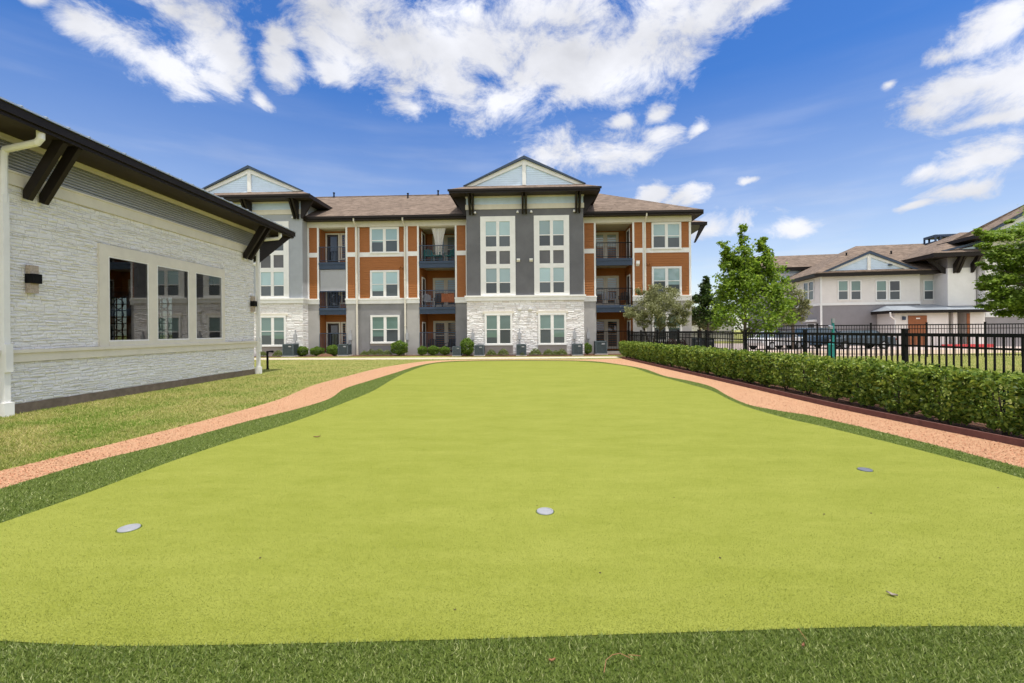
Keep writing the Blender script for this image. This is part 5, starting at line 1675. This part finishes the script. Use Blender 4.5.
mb.poly([(x0 - 1.4, po - 1.1, zA), (x0 + 13.3, po - 1.1, zA), (x0 + 12.6, po - .1, zA + .36), (x0 - .6, po - .1, zA + .36)])
mb.poly([(x0 - 1.4, po + 1.4, zA), (x0 + 13.3, po + 1.4, zA), (xc, po + 1.4, zpB + .34)])
hp(mb, 'pavilion_roof', M['shingle'])

# small pale building far behind the trees
r = empty('far_building', (at(709, 335, 62)[0], 62, 0)); tag(r, 'small pale building far away seen under the trees right of the apartment house', 'building')
mb = MB(); mb.box(-3, 3.4, 0, 8, 0, 2.9); mb.build('wall', M['cream_stucco'], r)
mb = MB(); mb.prism([(-3.4, -.4, 2.9), (3.8, -.4, 2.9), (3.0, 4, 4.0), (-2.6, 4, 4.0)], (0, .2, 0)); mb.build('roof', M['shingle'], r)
mb = MB(); mb.box(-.5, .5, -.03, 0, 1.1, 2.2); mb.build('window', M['glass_dark'], r)

# ================================================================== PARKED CARS
M['tyre'] = mat('tyre_rubber', (0.02, 0.02, 0.02), 0.9, 0.2, 10)
M['rim'] = mat('wheel_alloy', (0.45, 0.46, 0.48), 0.35, 0.08, 6, metal=0.7)
M['lamp_clear'] = mat('clear_lamp', (0.7, 0.72, 0.75), 0.15, 0.05, 10)
M['lamp_red'] = mat('red_lamp', (0.35, 0.02, 0.02), 0.25, 0.1, 10)
M['car_glass'] = glass_mat('car_glass', (0.03, 0.06, 0.085), 0.03)


def car(loc, rz, body, label, suv=False):
    r = empty('parked_car', loc, rz); tag(r, label, 'car', 'cars parked beyond the far fence')
    H = 1.68 if suv else 1.46; W = .9; bel = .98 if suv else .9
    low = [(-2.25, .34), (-2.3, .55), (-2.22, .82), (-1.2, bel), (1.75 if suv else 1.5, bel + .03), (2.2, .9), (2.28, .6), (2.22, .34)]
    b = MB(); secs = []
    for sgn, w, k in ((-1, W * .93, 0), (-1, W, 1), (1, W, 1), (1, W * .93, 0)):
        secs.append([(x * (1 if k else .985), sgn * (w if k else W), z if not (k == 0) else z) for x, z in low])
    n = len(low)
    # hull: side profile with bulged flanks
    rings = [[(x * .97, -W + .0, z if z < .6 else z - .02) for x, z in low], [(x, -W * .88, z + (.03 if z > .6 else -.02)) for x, z in low], [(x, W * .88, z + (.03 if z > .6 else -.02)) for x, z in low], [(x * .97, W, z if z < .6 else z - .02) for x, z in low]]
    for i in range(3):
        for k in range(n):
            j = (k + 1) % n; b.quad(rings[i][k], rings[i][j], rings[i + 1][j], rings[i + 1][k])
    b.poly(rings[0]); b.poly(rings[3][::-1])
    roof = [(-.85, H - .06), (-.3, H), (.9, H - .01), (1.5 if suv else 1.0, H - .1)]
    for (xa, za), (xb, zb_) in zip(roof[:-1], roof[1:]):
        b.quad((xa, -.62, za), (xb, -.62, zb_), (xb, .62, zb_), (xa, .62, za))
    for sg in (-1, 1):                                   # pillars
        for (x0, x1) in ((-1.3, -.85), (.15, .15), (1.95 if suv else 1.55, 1.5 if suv else 1.0)):
            b.tube([(x0, sg * .80, bel), (x1, sg * .63, H - .06)], .05, 5)
    b.build('body', body, r)
    g = MB(); xr = 1.95 if suv else 1.55; xt = 1.5 if suv else 1.0
    g.quad((-1.3, -.78, bel + .01), (-1.3, .78, bel + .01), (-.85, .61, H - .07), (-.85, -.61, H - .07)); g.build('windscreen', M['car_glass'], r)
    g = MB(); g.quad((xr, -.78, bel + .01), (xr, .78, bel + .01), (xt, .61, H - .11), (xt, -.61, H - .11)); g.build('rear_window', M['car_glass'], r)
    for sg in (-1, 1):
        g = MB(); g.poly([(-1.28, sg * .80, bel + .01), (xr, sg * .80, bel + .01), (xt, sg * .625, H - .11), (.9, sg * .625, H - .03), (-.3, sg * .625, H - .02), (-.85, sg * .625, H - .08)]); g.build('side_window', M['car_glass'], r)
        for x in (-1.4, 1.38):
            w = MB(); w.tube([(x, sg * (W - .2), .33), (x, sg * (W + .02), .33)], .33, 16); wh = w.build('wheel', M['tyre'], r)
            w = MB(); w.tube([(x, sg * (W + .0), .33), (x, sg * (W + .03), .33)], .2, 12); w.build('rim', M['rim'], wh)
        l = MB(); l.box(-2.3, -2.2, min(sg * .5, sg * .82), max(sg * .5, sg * .82), .62, .76); l.build('headlight', M['lamp_clear'], r)
        l = MB(); l.box(2.18, 2.29, min(sg * .55, sg * .84), max(sg * .55, sg * .84), .68, .82); l.build('tail_light', M['lamp_red'], r)


car((at(775, 340, 36)[0], 36, 0), .35, mat('white_car_paint', (0.72, 0.72, 0.73), 0.3, 0.03, 2, spec=.6), 'white parked car seen through the fences under the bright green tree')
car((at(812, 340, 37)[0], 37, 0), .2, mat('slate_car_paint', (0.05, 0.085, 0.13), 0.3, 0.08, 2, spec=.6), 'slate blue parked car beside the white car beyond the fences', True)
car((at(862, 340, 35)[0], 35.5, 0), -.1, mat('dark_car_paint', (0.035, 0.055, 0.075), 0.3, 0.08, 2, spec=.6), 'dark grey blue parked car right of the teal post beyond the fences')

# ================================================================== PET WASTE STATION
X, Y = at(833, 340, 20.5)[:2]
ps_ = empty('waste_station', (X, Y, 0)); tag(ps_, 'teal waste station post with bag dispenser and bin standing before the far fence', 'waste station')
M['teal_paint'] = mat('teal_paint', (0.02, 0.22, 0.21), 0.45, 0.1, 5)
b = MB(); b.box(-.04, .04, -.04, .04, 0, 2.05); b.build('post', M['teal_paint'], ps_)
b = MB(); b.box(-.06, .06, -.055, -.042, 1.85, 2.06); b.build('sign', M['cup_white'], ps_)
b = MB(); b.box(-.19, -.045, -.07, .05, 1.58, 1.70); b.prism([(-.19, -.07, 1.70), (-.045, -.07, 1.70), (-.045, .05, 1.74), (-.19, .05, 1.74)], (0, .008, .008)); b.build('bag_dispenser', M['cup_white'], ps_)
b = MB(); b.lathe([(.09, 0), (.105, .5), (.115, .52), (.105, .55), (.06, .6), (.001, .61)], 16, (-.13, -.03, .35)); b.build('bin', M['teal_paint'], ps_)
# ================================================================== SKY, SUN, CAMERA
SUN = Vector((0.172, -0.16, 1.0)).normalized()
world = bpy.data.worlds.new('World'); scene.world = world
world.use_nodes = True
nt = world.node_tree
bg = nt.nodes['Background']
sky = nt.nodes.new('ShaderNodeTexSky')
sky.sky_type = 'NISHITA'; sky.sun_disc = False
sky.sun_elevation = math.asin(SUN.z); sky.sun_rotation = math.atan2(SUN.x, SUN.y)
sky.air_density, sky.dust_density, sky.ozone_density = 1.0, 0.6, 2.0
SKY_STRENGTH = 0.15
tc = nt.nodes.new('ShaderNodeTexCoord')


def math_n(op, a, b=None, c=None, clamp=False):
    n = nt.nodes.new('ShaderNodeMath'); n.operation = op; n.use_clamp = clamp
    for i, v in enumerate((a, b, c)):
        if v is None: continue
        if isinstance(v, (int, float)): n.inputs[i].default_value = v
        else: lk(nt, v, n.inputs[i])
    return n.outputs[0]


# direction -> (azimuth, elevation)
sp = nt.nodes.new('ShaderNodeSeparateXYZ'); lk(nt, tc.outputs['Generated'], sp.inputs[0])
az = math_n('ARCTAN2', sp.outputs[0], sp.outputs[1])
el = math_n('ARCSINE', sp.outputs[2])
cb = nt.nodes.new('ShaderNodeCombineXYZ'); lk(nt, az, cb.inputs[0]); lk(nt, el, cb.inputs[1])
# warp the positions a little with noise so that outlines are ragged
nz = nt.nodes.new('ShaderNodeTexNoise'); nz.inputs['Scale'].default_value = 5.0; nz.inputs['Detail'].default_value = 3
lk(nt, tc.outputs['Generated'], nz.inputs['Vector'])
wv = nt.nodes.new('ShaderNodeVectorMath'); wv.operation = 'MULTIPLY_ADD'
lk(nt, nz.outputs['Color'], wv.inputs[0]); wv.inputs[1].default_value = (.14, .09, 0); lk(nt, cb.outputs[0], wv.inputs[2])
wv2 = nt.nodes.new('ShaderNodeVectorMath'); wv2.operation = 'SUBTRACT'; lk(nt, wv.outputs[0], wv2.inputs[0]); wv2.inputs[1].default_value = (.07, .045, 0)
POS = wv2.outputs[0]

CLOUDS = [  # px, py, rx, ry (pixels), tilt in degrees (image, clockwise positive)
    (100, 42, 34, 15, 6), (140, 58, 44, 20, 16), (172, 76, 26, 17, 20), (172, 18, 36, 16, 22), (205, 36, 40, 24, 24), (232, 62, 20, 24, 10), (222, 82, 20, 10, 0), (140, 4, 34, 9, 6),
    (294, 70, 14, 15, 0), (284, 46, 15, 16, 10), (266, 98, 12, 6, 30), (30, 0, 22, 6, 10),
    (350, 25, 42, 34, 30), (400, 45, 70, 42, 10), (395, 90, 30, 14, 25), (450, 85, 44, 32, 10), (505, 105, 42, 20, 10), (490, 50, 80, 40, 0), (560, 60, 70, 36, -10),
    (600, 75, 60, 22, -12), (640, 45, 80, 34, -12), (700, 25, 60, 26, -20), (560, 15, 100, 26, 0), (760, 5, 34, 12, -25), (340, 70, 20, 12, 40),
    (585, 157, 56, 22, -8), (555, 160, 24, 15, 0), (628, 118, 13, 9, 0), (656, 114, 8, 8, 0), (660, 133, 12, 8, 10), (692, 131, 9, 8, -10), (742, 185, 10, 5, 0),
    (655, 190, 15, 10, 0), (690, 195, 22, 9, -8), (710, 231, 38, 11, -3), (788, 231, 26, 7, -4),
    (975, 85, 56, 32, -4), (1015, 75, 60, 40, 0), (940, 108, 38, 16, 8), (1000, 20, 44, 18, -22), (960, 45, 30, 10, -15), (893, 80, 11, 5, 0), (1010, 118, 40, 9, 0),
    (1000, 160, 58, 18, -7), (950, 172, 28, 8, -8), (985, 190, 44, 8, -3), (930, 205, 22, 4, 0)]
dmin = None
for (px, py, rx, ry, tl) in CLOUDS:
    u, v = ray(px, py)
    A = math.atan2(u, 1.0); El = math.atan2(v, math.hypot(u, 1.0))
    ca = math.cos(A)                                   # local scale pixel -> angle
    kx, ky = ca * ca / FPX, math.cos(El) * ca / FPX
    mp = nt.nodes.new('ShaderNodeMapping'); mp.vector_type = 'TEXTURE'
    lk(nt, POS, mp.inputs['Vector'])
    mp.inputs['Location'].default_value = (A, El, 0)
    mp.inputs['Rotation'].default_value = (0, 0, -math.radians(tl))
    mp.inputs['Scale'].default_value = (rx * kx * 1.25, ry * ky * 1.25, 1)
    ln = nt.nodes.new('ShaderNodeVectorMath'); ln.operation = 'LENGTH'; lk(nt, mp.outputs[0], ln.inputs[0])
    dmin = ln.outputs['Value'] if dmin is None else math_n('SMOOTH_MIN', dmin, ln.outputs['Value'], 0.25)
# made-up clouds behind and above the view, added to fill the shaded facades
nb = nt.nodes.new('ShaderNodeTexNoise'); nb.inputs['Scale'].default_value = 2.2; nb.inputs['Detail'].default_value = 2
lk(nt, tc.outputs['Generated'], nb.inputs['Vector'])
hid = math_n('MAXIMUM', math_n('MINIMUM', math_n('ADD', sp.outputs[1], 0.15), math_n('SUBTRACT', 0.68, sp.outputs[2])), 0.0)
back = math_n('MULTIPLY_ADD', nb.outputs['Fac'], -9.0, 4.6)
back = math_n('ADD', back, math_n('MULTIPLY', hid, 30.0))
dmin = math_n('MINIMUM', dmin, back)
# billowy detail
mpd = nt.nodes.new('ShaderNodeMapping'); mpd.inputs['Scale'].default_value = (1, 1, 1.5); lk(nt, tc.outputs['Generated'], mpd.inputs['Vector'])
fb = nt.nodes.new('ShaderNodeTexNoise'); fb.inputs['Scale'].default_value = 10.0; fb.inputs['Detail'].default_value = 9; fb.inputs['Roughness'].default_value = 0.68; fb.inputs['Distortion'].default_value = 0.35
lk(nt, mpd.outputs[0], fb.inputs['Vector'])
dens = math_n('ADD', math_n('SUBTRACT', 1.0, dmin), math_n('MULTIPLY_ADD', fb.outputs['Fac'], 3.6, -1.8))
mk = nt.nodes.new('ShaderNodeMapRange'); mk.interpolation_type = 'SMOOTHSTEP'
mk.inputs[1].default_value, mk.inputs[2].default_value = -0.30, 0.85
lk(nt, dens, mk.inputs[0])
# thin streaks low over the horizon
mps = nt.nodes.new('ShaderNodeMapping'); mps.inputs['Scale'].default_value = (1.6, 1.6, 12); mps.inputs['Rotation'].default_value = (0.0, 0.10, 0); lk(nt, tc.outputs['Generated'], mps.inputs['Vector'])
st_ = nt.nodes.new('ShaderNodeTexNoise'); st_.inputs['Scale'].default_value = 2.2; st_.inputs['Detail'].default_value = 7; lk(nt, mps.outputs[0], st_.inputs['Vector'])
ms_ = nt.nodes.new('ShaderNodeMapRange'); ms_.interpolation_type = 'SMOOTHSTEP'; ms_.inputs[1].default_value, ms_.inputs[2].default_value, ms_.inputs[4].default_value = .42, .80, .32
lk(nt, st_.outputs['Fac'], ms_.inputs[0])
lowf = nt.nodes.new('ShaderNodeMapRange'); lowf.inputs[1].default_value, lowf.inputs[2].default_value, lowf.inputs[3].default_value, lowf.inputs[4].default_value = .12, .46, 1.0, 0.10
lk(nt, sp.outputs[2], lowf.inputs[0])
streak = math_n('MULTIPLY', math_n('ADD', ms_.outputs[0], 0.10), lowf.outputs[0])
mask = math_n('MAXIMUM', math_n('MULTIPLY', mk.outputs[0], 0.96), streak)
# cloud brightness: bright rims, greyer thick middles
fb2 = nt.nodes.new('ShaderNodeTexNoise'); fb2.inputs['Scale'].default_value = 6.0; fb2.inputs['Detail'].default_value = 6; lk(nt, mpd.outputs[0], fb2.inputs['Vector'])
sh = nt.nodes.new('ShaderNodeMapRange'); sh.inputs[1].default_value, sh.inputs[2].default_value, sh.inputs[3].default_value, sh.inputs[4].default_value = .34, .70, 1.0, .66
lk(nt, fb2.outputs['Fac'], sh.inputs[0])
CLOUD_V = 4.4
cc = nt.nodes.new('ShaderNodeVectorMath'); cc.operation = 'SCALE'; cc.inputs[0].default_value = (CLOUD_V, CLOUD_V * 1.01, CLOUD_V * 1.06); fill_gain = math_n('MULTIPLY_ADD', math_n('SUBTRACT', 1.0, math_n('MULTIPLY', hid, 8.0), clamp=True), 0.55, 1.0)  # boosts the out-of-view clouds as added fill light
lk(nt, math_n('MULTIPLY', sh.outputs[0], fill_gain), cc.inputs['Scale'])
hsv = nt.nodes.new('ShaderNodeHueSaturation'); hsv.inputs['Saturation'].default_value = 1.40; hsv.inputs['Value'].default_value = 0.74; hsv.inputs['Hue'].default_value = 0.512
sat = nt.nodes.new('ShaderNodeMapRange'); sat.inputs[1].default_value, sat.inputs[2].default_value, sat.inputs[3].default_value, sat.inputs[4].default_value = .08, .46, .92, 1.40
lk(nt, sp.outputs[2], sat.inputs[0]); lk(nt, sat.outputs[0], hsv.inputs['Saturation'])
lk(nt, sky.outputs[0], hsv.inputs['Color'])
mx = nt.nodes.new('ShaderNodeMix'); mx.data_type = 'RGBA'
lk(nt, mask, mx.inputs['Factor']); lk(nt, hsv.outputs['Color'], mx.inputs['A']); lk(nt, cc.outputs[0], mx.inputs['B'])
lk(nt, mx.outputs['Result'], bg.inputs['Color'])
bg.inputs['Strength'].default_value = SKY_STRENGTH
world.cycles.sampling_method = 'MANUAL'; world.cycles.sample_map_resolution = 512

sl_ = bpy.data.lights.new('sun', 'SUN'); sl_.energy = 3.2; sl_.angle = math.radians(0.53); sl_.color = (1.0, 0.955, 0.88)
so = bpy.data.objects.new('sun', sl_); COL.objects.link(so)
so.rotation_euler = SUN.to_track_quat('Z', 'Y').to_euler(); so.location = (20, -20, 60)

cam = bpy.data.cameras.new('camera'); cam.sensor_width = 36.0; cam.lens = FPX / 1024 * 36.0
cam.shift_y = -HSH / 1024.0; cam.clip_start = 0.05; cam.clip_end = 3000
co = bpy.data.objects.new('camera', cam); COL.objects.link(co)
co.location = (0, 0, EYE); co.rotation_euler = (math.pi / 2, ROLL, 0)
scene.camera = co
vs_ = scene.view_settings
vs_.view_transform = 'Standard'; vs_.look = 'None'; vs_.exposure = 0.62; vs_.gamma = 1.0; vs_.use_curve_mapping = False
scene.cycles.max_bounces = 6; scene.cycles.diffuse_bounces = 3; scene.cycles.glossy_bounces = 3; scene.cycles.transparent_max_bounces = 8
scene.cycles.use_adaptive_sampling = True; scene.cycles.adaptive_threshold = 0.02
scene.cycles.use_denoising = True
scene.cycles.caustics_reflective = False; scene.cycles.caustics_refractive = False
